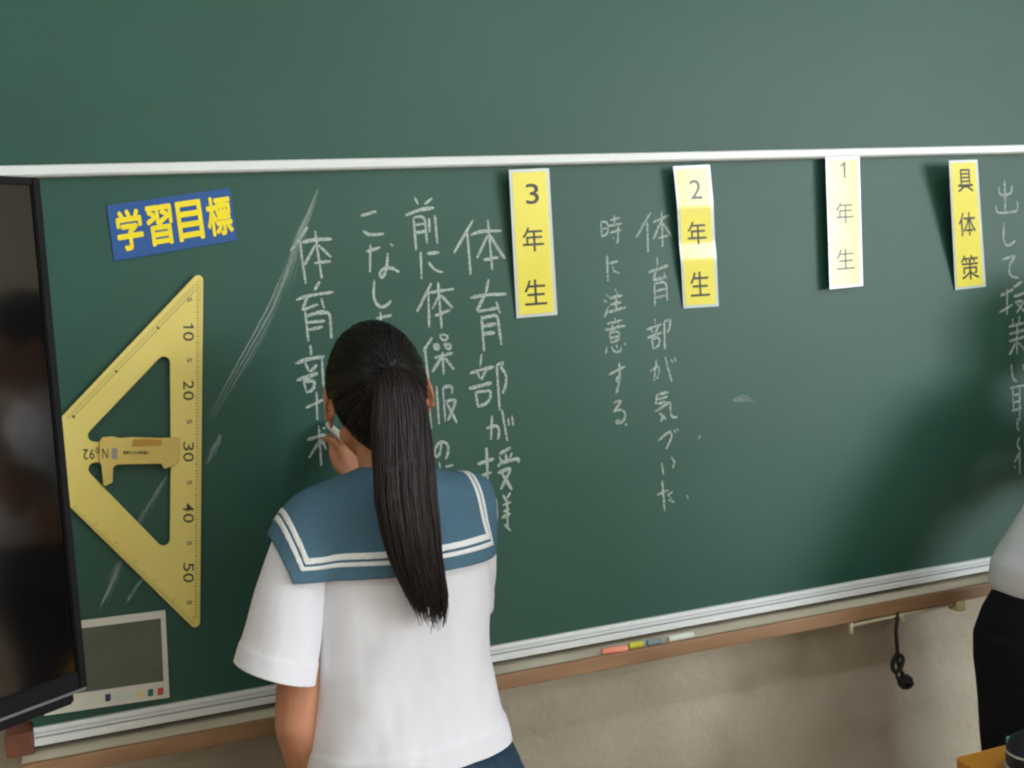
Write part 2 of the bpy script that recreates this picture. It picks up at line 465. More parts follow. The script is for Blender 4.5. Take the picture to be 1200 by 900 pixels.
COL_A = [  # leftmost column
 [(360.4,265.8),(350,281),(340.9,294.2)], [(351.6,280.9),(353.3,298.7),(358.3,332.4)], [(354.2,284),(366.7,280.9),(388.9,280)],
 [(369.3,270.2),(372,293.3),(377.3,327)], [(369.3,287),(357.2,310.2)], [(372.9,287),(388,301.3)], [(368.4,308.4),(388,306)],
 [(374.7,329.8),(368.4,340.4)], [(347,351.6),(359.6,346.7),(390.7,342.2)], [(360.4,347.6),(354.2,363.6)], [(354.2,363.6),(372.9,356.4)],
 [(376.4,349.3),(380,361.8)], [(357.8,364.4),(361.3,400)], [(358.7,370.7),(372,366.2),(386.6,365.3),(388.4,396.4)], [(360.4,377.8),(380.9,376)],
 [(360.4,386.7),(378.2,383)],
 [(363.8,404.2),(364.7,416.7)], [(346,426.4),(358.4,421.1),(380.7,417.6)], [(357.6,424.7),(362,435.3)], [(371.8,427.3),(363,436.2)],
 [(347.8,446),(372.7,437.1)], [(355.8,446.9),(359.3,460.2)], [(356.7,446.9),(370,445),(367.3,459.3),(359.3,460.2)], [(377,416.7),(378.9,454)],
 [(358.4,478),(378.9,468.2)], [(370.9,459.3),(371.8,492)],
 [(373.6,498.4),(376.6,546.4)], [(360.2,515.3),(381.6,509)], [(374.4,517),(362,536.7)], [(376.6,514.4),(383,527)], [(378,501),(381,502)]]
COL_B = [[(423,253),(441,247.6)], [(425.4,270.4),(429,275.5),(450,274)], [(429,295),(445.5,290)], [(434,286.6),(433.5,319)], [(457.5,285.4),(460.5,288.4)],
 [(454.5,296.5),(453,316),(448.5,327.4),(442.5,325),(447,314.5),(459,313),(468,319)], [(438.6,328),(437.4,349),(444,361),(453,359.5),(458.4,352)],
 [(441,373),(459,369.4)], [(446,365.5),(446.4,384)]]
COL_C = [[(485.5,230.5),(490,239.5)], [(506.5,232),(497.5,239.5)], [(475,252.4),(493,245.5),(508.6,243.4)], [(484.6,254.5),(487.6,293.5)],
 [(485.5,254.5),(497.5,253),(500.5,285.4)], [(487,263.5),(497.5,262)], [(487.6,272.5),(499,271)], [(502.6,255.4),(503.5,272.5)], [(509.5,252.4),(512.5,285.4)],
 [(493,295),(494,327.4)], [(500.5,297.4),(514.6,295.6)], [(502,307),(509.5,317.5),(519.4,319)],
 [(505.6,331.6),(488.5,365.5)], [(502,343),(503,384.4)], [(502,343),(532,338.5)], [(513.4,330.4),(517.6,385)], [(514.6,346),(506.5,362.5)], [(517,346),(530.5,361)], [(509.5,370),(527.5,363.4)],
 [(506.5,395.5),(496,412)], [(497.5,406),(502,445)], [(515.5,392.5),(526.6,391.6),(524.5,400),(517,400.6),(515.5,392.5)],
 [(508,404.5),(515.5,403),(514,411.4),(509,412),(508,404.5)], [(520,403.6),(529.6,402.4),(528.4,410.5),(521,411),(520,403.6)],
 [(509.5,419.5),(530.5,413.5)], [(518.5,412),(520,439)], [(517,419.5),(506.5,436)], [(521.5,419.5),(532,433)],
 [(502.5,470),(505.5,502)], [(511.5,452.5),(514.5,497.5)], [(519,454),(522,494)], [(519,454),(531,451),(529.5,461.5)], [(522,470.5),(535.5,467.5),(525,493)], [(523.5,472),(535.5,495.4)],
 [(517.5,518.5),(515.4,535),(510,538),(509,526),(516,516.4),(525,518.5),(526.5,529),(522,538)],
 [(514.5,541),(516,548.5)], [(522,547),(531,545)], [(520.5,556),(532.5,554.5)]]
COL_D = [[(554.5,257.5),(532,296.5)], [(547.6,272.5),(551.5,322)], [(551.5,275.5),(562,271),(587.5,270.4)], [(571.6,257.5),(577,316)], [(571.6,275.5),(559,302.5)],
 [(574,275.5),(591.4,303.4)], [(566.5,304.6),(584.5,301.6)],
 [(572.5,327.4),(569.5,343)], [(551.5,349),(568,345.4),(593.5,344.5)], [(568,346),(559,364)], [(559,365),(583,361)], [(581.5,353.5),(586,367)],
 [(564.4,370),(567.4,412)], [(565,373),(583,368.5),(587.5,404.5)], [(566.5,382),(581.5,379.6)], [(566.5,391.6),(580,389.5)],
 [(564.6,415),(562.5,430)], [(550.5,437.5),(570,431.5),(579,430)], [(558.6,434.5),(562.5,443.5)], [(570,433),(564,445)], [(549.6,455.5),(576,448.6)],
 [(557.4,460),(560.4,478)], [(557.4,460),(576.6,457),(573,472),(560.4,476.5)], [(582,427),(585.6,481)], [(582,428.5),(589.5,424),(588,430)],
 [(586.5,430),(594,439),(592.5,454),(588.6,461.5)],
 [(570,502),(583.5,497.5),(585.6,505),(583.5,515.5)], [(576.6,487),(575.4,515.5)], [(588,479.5),(594.6,517)], [(595.5,490),(596.4,499)], [(600,487),(601.5,499)],
 [(559.5,544),(579,537.4)], [(570,524.5),(571.5,562)], [(564,557.5),(576,553.6)], [(598.5,524.5),(585,532)], [(585,535),(588,541)], [(592.5,532),(594,539.5)],
 [(600,530.5),(597,538)], [(583.5,547),(585,542.5),(610.5,536.5),(607.5,542.5)], [(583.5,554.5),(600,547),(586.5,574)], [(588,554.5),(600,574)],
 [(589.5,580),(594,587.5)], [(598,577),(594.5,584)], [(589,592),(598.5,588.4)], [(590,600),(597,596.5)], [(588,607),(598,601.5)], [(594,586),(595,620)], [(591,614.5),(598.5,622)]]
COL_E = [[(704,260.4),(705.5,277.5)], [(704,260.4),(712.4,258.6),(712.4,275.4),(705.5,276.6)], [(705,268.5),(711.5,267)], [(715.4,258),(726.5,255)], [(719.6,252),(720.5,264)],
 [(713,265),(728.6,261.6)], [(713.6,273),(728,269.4)], [(724.4,264.6),(724.4,286.5),(721.4,285)], [(717.5,276.6),(719.6,279.6)],
 [(711.5,299.4),(712.4,330)], [(714,309),(724.4,306)], [(717.5,312),(720,318),(726,320)],
 [(710,344.4),(713.6,348)], [(707,351.6),(711.5,354)], [(713.6,358.5),(708.5,372)], [(720.5,339),(723.5,344.4)], [(714.5,349.5),(729.5,346)], [(715.4,357),(728,354)],
 [(722,346.5),(722,363.6)], [(712.4,366),(733.4,360)],
 [(720.5,372),(721.4,375.6)], [(711.5,379.5),(729.5,375)], [(717,381),(718,384)], [(725,379),(723,383)], [(708.5,387),(732.5,381.6)], [(714.5,390),(716,402)], [(714.5,390),(726.5,387.6),(725.6,399.6),(716,401.4)],
 [(716,396),(725,394)], [(711.5,406.5),(710,414.6)], [(716.6,405.6),(719,413.4),(729.5,411.6),(728,406.5)], [(722,404.4),(723.8,408)], [(731.6,401.4),(733.4,405.6)],
 [(713.6,439),(732.5,429.4)], [(725.6,424.6),(726.5,445),(722,461.5)], [(726.5,439),(721.4,442),(722,449.5),(726.5,446.5)],
 [(719,472),(729.5,468.4),(719,482.5)], [(719,482.5),(729.5,478.6),(734.6,485.5),(729.5,496),(720.5,497.5),(722,490),(727.4,493)],
 [(732,497.5),(734,495.5),(736,497.5),(734,500),(732,497.5)]]
COL_F = [[(762.5,249),(745.4,278.4)], [(758.6,261),(759.5,296.4)], [(765.5,260.4),(784.4,252)], [(775.4,247.5),(776.6,289.5)], [(774.5,259.5),(765.5,280.5)], [(776.6,261),(787.4,277.5)], [(771.5,279),(783.5,275.4)],
 [(770,301.5),(770.6,312)], [(759.5,319.5),(783.5,310.5)], [(770,313.5),(765.5,328.5)], [(765.5,328.5),(782,324)], [(778,320),(781,326)], [(767,331.5),(767.6,359.4)], [(767,332.4),(780.5,329.4),(782,352.5)],
 [(768.5,341),(779.6,338.4)], [(768.5,349),(780,346.5)],
 [(767.6,373.5),(767.6,380)], [(758,386.4),(776,379.5)], [(762.5,384),(764.6,390)], [(771.5,382.5),(767.6,391)], [(758.6,396),(776,389.4)], [(764,397.5),(765.5,409.5)], [(764,397.5),(773.6,394.5),(772.4,406.5),(765.5,408.6)],
 [(778.4,375),(779,409.5)], [(778.4,376.5),(787.4,372.6),(783.5,382.5),(786.5,387),(782,390)],
 [(762.5,435.4),(773,427),(772.4,439),(769.4,445)], [(769.4,421),(766.4,446.5)], [(779.6,418),(783,433),(787.4,447.4)], [(786.5,421),(788.6,425.5)], [(791,418.6),(791.6,424)],
 [(770,461.5),(768.5,473.5)], [(770.6,462.4),(783.5,459.4)], [(770,468),(782,465)], [(770,473.5),(780.5,470.5)], [(767.6,482.5),(786.5,469.6),(785,482.5),(787.4,490.6),(794,488.5)], [(777.5,485.5),(774.5,494.5)], [(773,484),(780.5,491.5)],
 [(771.5,516.4),(786.5,503.5),(788,511),(780.5,526.6)], [(790,503.5),(791.6,507.4)], [(793.4,501.4),(794.6,505.6)],
 [(775.4,542.5),(777.5,556.6)], [(786.5,535.6),(790.4,541),(788.6,548.5)],
 [(770,580),(783.5,574)], [(776,563.5),(779,599.5)], [(782,580),(788.6,576.4)], [(783.5,586),(790.4,588.4)], [(783.5,580),(786.5,585)],
 [(804.5,580),(806.6,584.5)], [(819,514),(820.5,510.5)]]
COL_G = [[(1177.3,211),(1178.2,246.7)], [(1170.7,219),(1171,229),(1186,227.3),(1185.6,216.7)], [(1167,239),(1167.8,250),(1193,247.8),(1192,235.6)],
 [(1176.7,261),(1175.6,281),(1180,290),(1190,282)], [(1174.4,304.4),(1190.7,299),(1182,312),(1183.3,323.3),(1193.8,325.6)],
 [(1172,346.7),(1187.8,339)], [(1180.4,337.8),(1180,369)], [(1170.7,366.7),(1186.7,356.7)], [(1197.8,330),(1187.8,336.7)], [(1187.8,347.8),(1204,342)], [(1189,354.4),(1201,352),(1191,367)], [(1191,355.6),(1204,368)],
 [(1181.7,383.3),(1203,377.5)], [(1186.7,373.3),(1187.3,380)], [(1195,370),(1194,380)], [(1182.7,391.7),(1203,386)], [(1183,400),(1203,394)], [(1192,380),(1191.7,415)], [(1190,402),(1183,416)], [(1194,402),(1203,412)],
 [(1185,426.7),(1186.7,445),(1191.7,447)], [(1199,427),(1202,437)],
 [(1183,455),(1203,451)], [(1186.7,455),(1188,480)], [(1195,455),(1195,493)], [(1187.3,463.3),(1195,461.7)], [(1187.3,471.7),(1195,470)], [(1185,482),(1197,478)],
 [(1192.7,490),(1191.7,501.7),(1194,505)], [(1204,488),(1204,506)],
 [(1195,511.7),(1190.7,523),(1197,526.7),(1189,541.7)], [(1195,526.7),(1195,555)], [(1189,545),(1190,550)], [(1201,515),(1202,552)]]
column(COL_A, .0052, 'chalk', 'leftmost column of handwritten chalk characters, half hidden by the girl')
column(COL_B, .0052, 'chalk', 'short chalk column ending just above the black hair')
column(COL_C, .0050, 'chalk', 'chalk column running down behind the right ear')
column(COL_D, .0055, 'chalk', 'chalk column below and left of the 3 label')
column(COL_E, .0045, 'chalk_soft', 'fainter chalk column left of the 2 label')
column(COL_F, .0046, 'chalk_soft', 'tall chalk column beside the 2 label')
column(COL_G, .0052, 'chalk_soft', 'chalk column at the right edge beside the last yellow label')
def smear(name, pts, widths, off):
    g = G(); P = [at(x, y, -off) for x, y in pts]; N = len(P)
    total = sum((b_ - a_).length for a_, b_ in zip(P, P[1:])); wmax = max(widths)
    for s_ in range(int(8 + wmax * 2600)):
        u = random.gauss(0, .34); t0 = max(0, random.uniform(-.35, .6)); t1 = min(1, t0 + random.uniform(.25, .7)); vs = []
        n = 14; wd = random.uniform(.0008, .0024)
        for k in range(n + 1):
            t = t0 + (t1 - t0) * k / n; q = t * (N - 1); i = min(int(q), N - 2); p = P[i].lerp(P[i + 1], q - i); ww = widths[i] + (widths[i + 1] - widths[i]) * (q - i)
            d = P[i + 1] - P[i]; d.y = 0; d.normalize(); nr = V(-d.z, 0, d.x)
            c_ = p + nr * (u * ww + .0006 * noise.noise(V(t * 9, s_ * 3.1, 0))) + V(0, -.00001 * s_, 0); e = wd * math.sin(math.pi * (k + .15) / (n + .3))
            vs += [c_ + nr * e / 2, c_ - nr * e / 2]
        g.add(vs, [(2 * i, 2 * i + 1, 2 * i + 3, 2 * i + 2) for i in range(n)])
    return g.build(name, 'smear', bb, smooth=False)
smear('chalk_smear', [(374, 220), (362, 248), (350, 275), (337, 318), (320, 360), (297, 402), (270, 450), (242, 500)], [.006, .010, .012, .016, .020, .018, .016, .010], .0004)
smear('chalk_smear', [(259, 508), (250, 528), (240, 546)], [.007, .009, .006], .0004)
smear('chalk_smear', [(197, 556), (180, 582), (162, 612), (150, 640)], [.004, .006, .008, .008], .0004)
smear('chalk_smear', [(142, 656), (129, 686), (116, 716)], [.006, .012, .012], .0004)
smear('chalk_smear', [(170, 675), (157, 692), (145, 708)], [.003, .005, .003], .0004)
smear('chalk_smear', [(857, 469), (871, 467), (886, 471)], [.004, .012, .006], .0004)

# ------------------------------------------------------------------ magnet labels
def sheet(name, corners, Y, m, parent, inset=(0, 0), th=.0012, curl=None):
    fn = quad(corners, Y, curl); g = G(); n = 32; vs = []
    iu, iv = inset
    for d in (0, th):
        for j in range(n + 1):
            for i in range(3):
                vs.append(fn(iu + (1 - 2 * iu) * i / 2, iv + (1 - 2 * iv) * j / n, d))
    L = 3 * (n + 1); fs = []
    for j in range(n):
        for i in range(2):
            a = j * 3 + i
            fs.append((a, a + 3, a + 4, a + 1)); fs.append((L + a, L + a + 1, L + a + 4, L + a + 3))
    rim = [i for i in range(3)] + [j * 3 + 2 for j in range(1, n + 1)] + [n * 3 + 1, n * 3] + [j * 3 for j in range(n - 1, 0, -1)]
    for a, b in zip(rim, rim[1:] + rim[:1]): fs.append((a, b, L + b, L + a))
    g.add(vs, fs); o = g.build(name, m, parent, auto=40); return o, fn
def lifted(height, slope, flats):
    """a sheet whose top stands off the slate, with flat stretches at (v, width)"""
    tab = [0.0]
    for k in range(64):
        v = (k + .5) / 64; tab.append(tab[-1] + height / 64 * slope * max(0, 1 - sum(math.exp(-((v - c_) / w_) ** 4) for c_, w_ in flats)))
    return lambda v: tab[0] if v <= 0 else tab[64] if v >= 1 else tab[int(v * 64)] + (tab[min(64, int(v * 64) + 1)] - tab[int(v * 64)]) * (v * 64 - int(v * 64))
def word_label(corners, chars, spots, label, Yl=-.0012, curl=None):
    fn0 = quad(corners, Yl, curl); base = fn0(.5, .5)
    t = empty('word_card', base, label, 'label card', 'yellow word cards on the chalkboard')
    sheet('laminate', corners, Yl, 'film', t, curl=curl)
    sheet('paper', corners, Yl - .0013, 'yellow_paper', t, inset=(.075, .02), th=.0004, curl=curl)
    for ch, (u0, u1, v0, v1) in zip(chars, spots):
        g = G(); put_glyph(g, ch, lambda u, v, d: fn0(u0 + (u1 - u0) * u, v0 + (v1 - v0) * v, .0019 + d), bold=.004, th=.0002)
        g.build('character', 'ink', t, smooth=False)
    return t
W3 = [(.38, .70, .765, .90), (.24, .76, .445, .61), (.22, .76, .08, .255)]
word_label([(596, 199), (643, 197), (653, 369), (605, 373)], '3年生', W3, 'yellow word card with the numeral 3, nearest the girl', curl=lifted(.22, .10, [(1.02, .06)]))
word_label([(788.5, 195), (831.5, 193), (842, 359), (800.6, 361.5)], '2年生', W3, 'yellow word card with the numeral 2, in the middle of the chalkboard', curl=lifted(.22, .13, [(.88, .15), (.40, .06)]))
word_label([(967, 184), (1007, 183), (1011, 335), (972, 339)], '1年生', [(.34, .62, .835, .96), (.24, .76, .49, .66), (.22, .76, .14, .30)],
           'yellow word card with the numeral 1, overlapping the white top rail', Yl=-.0185)
word_label([(1111.6, 188), (1145, 187), (1155, 336), (1119, 340)], '具体策', [(.25, .78, .755, .93), (.22, .78, .415, .60), (.22, .80, .07, .265)],
           'yellow word card with three dense characters and no numeral, farthest right', curl=lifted(.22, .19, []))
bc = [(125, 241), (269.5, 220.5), (278, 281.5), (134, 306)]
fnb = quad(bc, -.0012)
t = empty('title_card', fnb(.5, .5), 'blue title card with four fat yellow characters, tilted above the set square', 'label card')
sheet('card', bc, -.0012, 'blue_paper', t)
for i, ch in enumerate('学習目標'):
    u0 = .045 + i * .242
    g = G(); put_glyph(g, ch, lambda u, v, d: fnb(u0 + .010 + .195 * u, .16 + .70 * v, .0014 + d), bold=0, th=.0006, fat=.034)
    g.build('character', 'yellow_print', t, smooth=False)

# ------------------------------------------------------------------ yellow set square
P2 = lambda px, py, Y=-.012: (lambda p: (p.x, p.z))(at(px, py, Y))
YS0, YS1 = -.003, -.011
ss = empty('set_square', at(160, 530, YS0), 'large yellow plastic set square with black numbers, hung on the chalkboard', 'set square')
outer = rounded([P2(237.5, 315), P2(26, 538.5), P2(233.8, 742)], .007)
hole1 = rounded([P2(200, 405), P2(201, 519), P2(91, 519)], [.011, .003, .0115])
hole2 = rounded([P2(91, 541.5), P2(201, 541.5), P2(200, 653)], [.0115, .003, .011])
o = link('plate', outline_mesh([outer, hole1, hole2], YS0, YS1, .0012), 'square', ss, smooth=False)
YF = YS1 - .0004
g = G()
def tick(p, q, wd):
    a, b = at(*p, YF), at(*q, YF); t = (b - a).normalized(); n = V(-t.z, 0, t.x) * wd / 2
    g.add([a + n, b + n, b - n, a - n], [(0, 1, 2, 3)])
for k in range(0, 111):
    q = k / 110; x = 236.5 - 3.0 * q; y = 330 + 393 * q
    tick((x, y), (x - (6.5 if k % 10 == 0 else 4.6 if k % 2 == 0 else 3.4), y), .0006)
tick((231.5, 332), (229, 722), .0005)
for k in range(0, 62):
    q = k / 61; x = 84 + 140 * q; y = 597.5 + 134 * q
    L_ = 10 if k % 10 == 0 else 7 if k % 5 == 0 else 5
    tick((x, y), (x + L_ * .72, y - L_ * .69), .0006)
for k in range(0, 80):
    q = k / 79; x = 78 + 150 * q; y = 488 - 156 * q
    tick((x, y), (x + 3.0, y + 3.0), .0005)
tick((84, 490.5), (230, 339), .0006)
for x, y in ((85, 487), (135, 434), (184, 383)): tick((x, y), (x + 2.5, y + 2.5), .003)
def num(txt, cx, cy, hw, hh, rot):
    """glyph string centred at a pixel, quarter-turned; hw, hh: half extents in pixels along and across the writing"""
    def fn(u, v, d):
        a, b = (u - .5) * 2 * hw, (v - .5) * 2 * hh
        if rot == 'down': return at(cx + b, cy + a, YF - .0002)
        return at(cx - a, cy + b, YF - .0002)          # upside down
    if len(txt) == 2:
        put_glyph(g, txt[0], lambda u, v, d: fn(u * .44, v, d), bold=.004); put_glyph(g, txt[1], lambda u, v, d: fn(.54 + u * .46, v, d), bold=.004); return
    put_glyph(g, txt, fn, bold=.004)
for txt, y in (('10', 388), ('20', 457.5), ('30', 529.5), ('40', 601), ('50', 671)): num(txt, 221, y, 11.5, 6.2, 'down')
for y in (351, 422, 494, 565.5, 636.5, 706): num('5', 222, y, 2.6, 2.8, 'down')
g.build('scale_marks', 'tick', ss, smooth=False)
# handle bar across the opening
hd = empty('handle', (0, 0, 0)); hd.parent = ss
YH = YS1 - .006
def plate(name, loop_px, m, parent, y0, y1, rr=.002, bev=.0008):
    return link(name, outline_mesh([rounded([P2(*p, y1) for p in loop_px], rr)], y0, y1, bev), m, parent, smooth=False)
plate('bar', [(120, 513), (132, 512), (140, 514), (155, 513), (190, 514), (209, 513), (210, 519), (209, 541), (202, 546), (193, 549), (189, 543), (137, 544), (132, 548), (131.5, 565), (122, 570), (119.5, 546), (117, 541), (117, 518)], 'square_clip', hd, YS1 - .0002, YH)
plate('slot', [(154, 523), (157, 515), (190, 515.5), (189, 522)], 'amber', hd, YH, YH - .001, .0008, .0002)
plate('grey_patch', [(131, 525), (137.5, 525), (137.5, 538), (131, 538)], 'greymark', hd, YH, YH - .0006, .0004, .0001)
g = G(); YF = YH - .0002
for q in range(9): 
    x = 146 + q * 3.4; 
    num('-lxoei-ln'[q], x, 530.5, 1.3, 1.7, 'up')
g.build('small_print', 'tick', hd, smooth=False)
g = G(); YF = YH - .0002
num('N', 123.2, 531.5, 3.4, 6.2, 'up')
YF = YS1 - .0004
num('o', 114, 528.5, 2.4, 2.6, 'up'); num('9', 108, 532, 3.0, 6.0, 'up'); num('2', 100.5, 532.5, 3.2, 6.0, 'up')
tick((112, 524.6), (116, 524.6), .0011)
g.build('number_print', 'tick', ss, smooth=False)

# ------------------------------------------------------------------ framed grey sheet
mc = [(58, 731.5), (193.5, 714.5), (198.5, 816.5), (52, 838)]
fnm = quad(mc, -.002)
t = empty('magnet_board', fnm(.5, 0), 'grey sheet with pale frame and coloured squares, at the lower left under the set square', 'magnetic board')
sheet('frame', mc, -.002, 'mini_frame', t, th=.004)
fnf = quad(mc, -.002)
g = G(); g.add([fnf(u, v, .0048) for u, v in ((.05, .20), (.955, .20), (.955, .915), (.05, .915))], [(0, 1, 2, 3)])
g.add([fnf(u, v, .0041) for u, v in ((.05, .20), (.955, .20), (.955, .915), (.05, .915))], [(0, 3, 2, 1)])
g.f += [(a, b, b + 4, a + 4) for a, b in ()]
g.build('sheet', 'mini_screen', t, smooth=False)
for px, py, wd, col_, nm in ((126.5, 817.5, 6, 'navy', 0), (141, 817, 10, 'pale', 0), (152, 814.5, 5, 'pale', 0), (164, 813, 8, 'sand', 0), (176.5, 811.5, 6, 'green', 0), (188, 810, 6.5, 'red', 0)):
    g = G()
    p = [at(px + sx * wd / 2, py + sy * 4 - sx * .5, -.0066) for sx, sy in ((-1, 1), (1, 1), (1, -1), (-1, -1))]
    q = [v + V(0, -.0008, 0) for v in p]
    g.add(p + q, [(0, 3, 2, 1), (4, 5, 6, 7), (0, 1, 5, 4), (1, 2, 6, 5), (2, 3, 7, 6), (3, 0, 4, 7)])
    o = g.build('icon_square', 'ic_' + col_, t, smooth=False); o['label'] = {'navy': 'dark blue', 'pale': 'pale mint', 'sand': 'pale yellow', 'green': 'dark green', 'red': 'red'}[col_] + ' square'

# ------------------------------------------------------------------ chalk tray
TZ = 0.852
TY = atz(700, 771, TZ).y          # front edge of the ledge
tz1 = at(700, 787.5, TY).z
ty = empty('chalk_tray', (0.9, 0, tz1), 'long brown wooden chalk tray with a dusty top, coloured as lit, under the chalkboard', 'chalk tray')
TX0 = at(24, 888, TY).x
G().box((TX0, TY + .012, TZ - .018), (BX1, WY - .001, TZ), .002).build('ledge', 'tray_top', ty, smooth=False)
G().box((TX0, TY, tz1), (BX1, TY + .0125, TZ + .001), .003).build('front_strip', 'tray_wood', ty, smooth=False)
G().box((TX0, TY + .012, tz1), (BX1, WY - .001, TZ - .018)).build('underboard', 'tray_wood', ty, smooth=False)
a = at(5, 862, -.02); b = at(39.5, 862, -.02)
o = G().box((a.x, -.022, TZ + .001), (b.x - .001, WY - .001, .889), .003).build('wood_block', 'block_wood', None, origin=((a.x + b.x) / 2, 0, TZ + .001), smooth=False)
tag(o, 'small reddish brown wood block at the left end of the lower white rail', 'block')
for (x0, x1, y0, y1, m, lb) in ((705, 735, 763.5, 759.5, 'ch_orange', 'coral stick of chalk on the tray, left end of the chalk row'),
                                (737, 753, 757, 754.5, 'ch_yellow', 'short yellow piece of chalk on the tray beside the coral stick'),
                                (758, 774, 753.5, 751, 'ch_blue', 'short grey blue piece of chalk on the tray between yellow and white'),
                                (783, 812, 749, 743.5, 'ch_white', 'white stick of chalk on the tray, right end of the chalk row')):
    r = .0062
    p, q = atz(x0, y0, TZ + r), atz(x1, y1, TZ + r)
    g = G().tube([p, p.lerp(q, .04), p.lerp(q, .96), q], [r * .8, r, r * .95, r * .75], 14)
    o = g.build('chalk_stick', m, None, origin=p.lerp(q, .5) - V(0, 0, r), auto=40); tag(o, lb, 'chalk', 'chalk on the tray')
# hanging bar under the tray and the cord tied to it
HY = TY + .008
hb = empty('hanging_rod', at(1060, 722, HY), 'thin ivory rod fixed under the chalk tray near the right edge', 'rod')
p0, p1, p2 = at(997, 733, HY), at(1057, 720, HY), at(1122, 706.5, HY)
G().tube([p0, p1, p2], .0042, 10).build('rod', 'ivory', hb)
for p in (p0, p1):
    g = G(); g.tube([V(p.x, p.y, tz1 + .002), p, p - V(0, 0, .012), p - V(-.004, 0, .017)], [.004, .005, .005, .0035], 10); g.build('hook', 'ivory', hb)
g = G(); g.box((p2.x - .008, HY - .012, p2.z - .016), (p2.x + .012, HY + .02, tz1 + .001), .003); o = g.build('end_block', 'paleblock', hb, smooth=False)
# cord
c0 = at(1049, 722, HY - .001)
top = c0 + V(0, 0, 0)
def cp(px, py, d=0): return at(px, py, HY - .004 + d)
g = G()
ring = [top + V(0, .008 * math.cos(a), .004 + .008 * math.sin(a)) for a in [i * math.pi / 6 for i in range(13)]]
g.tube(ring, .0022, 8)
g.tube([top - V(0, .006, .004), cp(1050, 740), cp(1051, 755), cp(1052, 768)], .0038, 8)
lp = [cp(1052, 766), cp(1047, 772), cp(1045.5, 781), cp(1048, 788), cp(1053, 786, -.004), cp(1057, 779, -.006), cp(1058.5, 772, -.004), cp(1055, 767), cp(1051, 769, .004), cp(1052, 777, .004), cp(1056, 787), cp(1060, 794)]
def smoothpath(P, it=2):
    for _ in range(it):
        Q = [P[0]]
        for a_, b_ in zip(P, P[1:]): Q += [a_.lerp(b_, .25), a_.lerp(b_, .75)]
        P = Q + [P[-1]]
    return P
g.tube(smoothpath(lp), .0046, 8)
kn = at(1061, 799, HY - .006)
for ax in ((1, .3, .2), (.2, 1, .5), (.5, .2, 1), (-.6, .8, .3)):
    n_ = Vector(ax).normalized(); u_ = n_.orthogonal().normalized(); v_ = n_.cross(u_)
    g.tube([kn + (u_ * math.cos(a_) * .0115 + v_ * math.sin(a_) * .013) for a_ in [i * 2 * math.pi / 14 for i in range(15)]], .0050, 8)
g.tube(smoothpath([kn, cp(1052, 797), cp(1050, 789), cp(1053, 785)]), .0030, 8)
g.tube([kn, kn + V(.008, -.002, -.014)], [.0035, .0025], 8)
o = g.build('cord', 'cord', None, origin=top); tag(o, 'black cord hanging from the ivory rod, looped and knotted at its end', 'cord')

# ------------------------------------------------------------------ television at the left
tvd = Vector((1100, -180 - 0, 1400))
dirw = (RX * 900 + DN * (283.5 - 450) + FW * F_PX); dirw.z = 0; dirw.normalize()      # along the screen, away from the viewer
nrm = V(dirw.y, -dirw.x, 0)                                                              # out of the screen
DEP = 1.36
def ontv(px, py):                              # a point at the screen's far edge column, at depth DEP
    r = ray(px, py); return CAM + r * (DEP / F_PX)
cT, cB = ontv(49, 211), ontv(95, 813)
edge = ontv(72, 500); zt, zb = cT.z, cB.z
TVW = 1.02
def tv(s, n, z): return V(edge.x, edge.y, 0) + dirw * s + nrm * n + V(0, 0, z)
tvt = empty('television', tv(-TVW / 2, -.03, 0), 'large black flat television with a glossy screen at the left, in front of the chalkboard', 'television')
def slab(name, s0, s1, n0, n1, z0, z1, m, bev=.0, parent=None):
    bm = bmesh.new(); bmesh.ops.create_cube(bm, size=1.0)
    bm.transform(Matrix.Diagonal((s1 - s0, n1 - n0, z1 - z0, 1)))
    if bev: bmesh.ops.bevel(bm, geom=bm.edges[:], offset=bev, segments=2, affect='EDGES')
    R_ = Matrix((dirw, nrm, V(0, 0, 1))).transposed().to_4x4()
    bm.transform(Matrix.Translation(tv((s0 + s1) / 2, (n0 + n1) / 2, (z0 + z1) / 2)) @ R_)
    bmesh.ops.recalc_face_normals(bm, faces=bm.faces[:])
    return G().bm(bm).build(name, m, parent or tvt, smooth=False)
slab('housing', -TVW, -.002, -.045, -.006, zb + .004, zt - .004, 'tv_black', .006)
slab('back_bulge', -TVW + .15, -.15, -.075, -.044, zb + .08, zt - .12, 'tv_black', .012)
bz = .011
bezel = slab('bezel', -bz, 0, -.008, .004, zb, zt, 'tv_black', .0015)
slab('bezel', -TVW, -TVW + bz, -.008, .004, zb, zt, 'tv_black', .0015)
slab('bezel', -TVW + bz, -bz, -.008, .004, zt - bz * .8, zt, 'tv_black', .0015)
slab('bezel', -TVW + bz, -bz, -.008, .004, zb, zb + .022, 'tv_black', .0015)
slab('edge_trim', -.0004, .0018, -.0085, -.0035, zb + .01, zt - .004, 'tv_silver')
slab('edge_trim', -TVW + .004, -.004, .0035, .0052, zb - .0008, zb + .0022, 'tv_silver')
slab('screen', -TVW + bz, -bz, -.006, .0005, zb + .022, zt - bz * .8, 'tv_screen')
slab('base_lip', -TVW + .02, -.02, -.02, .006, zb - .012, zb + .002, 'tv_black', .003)
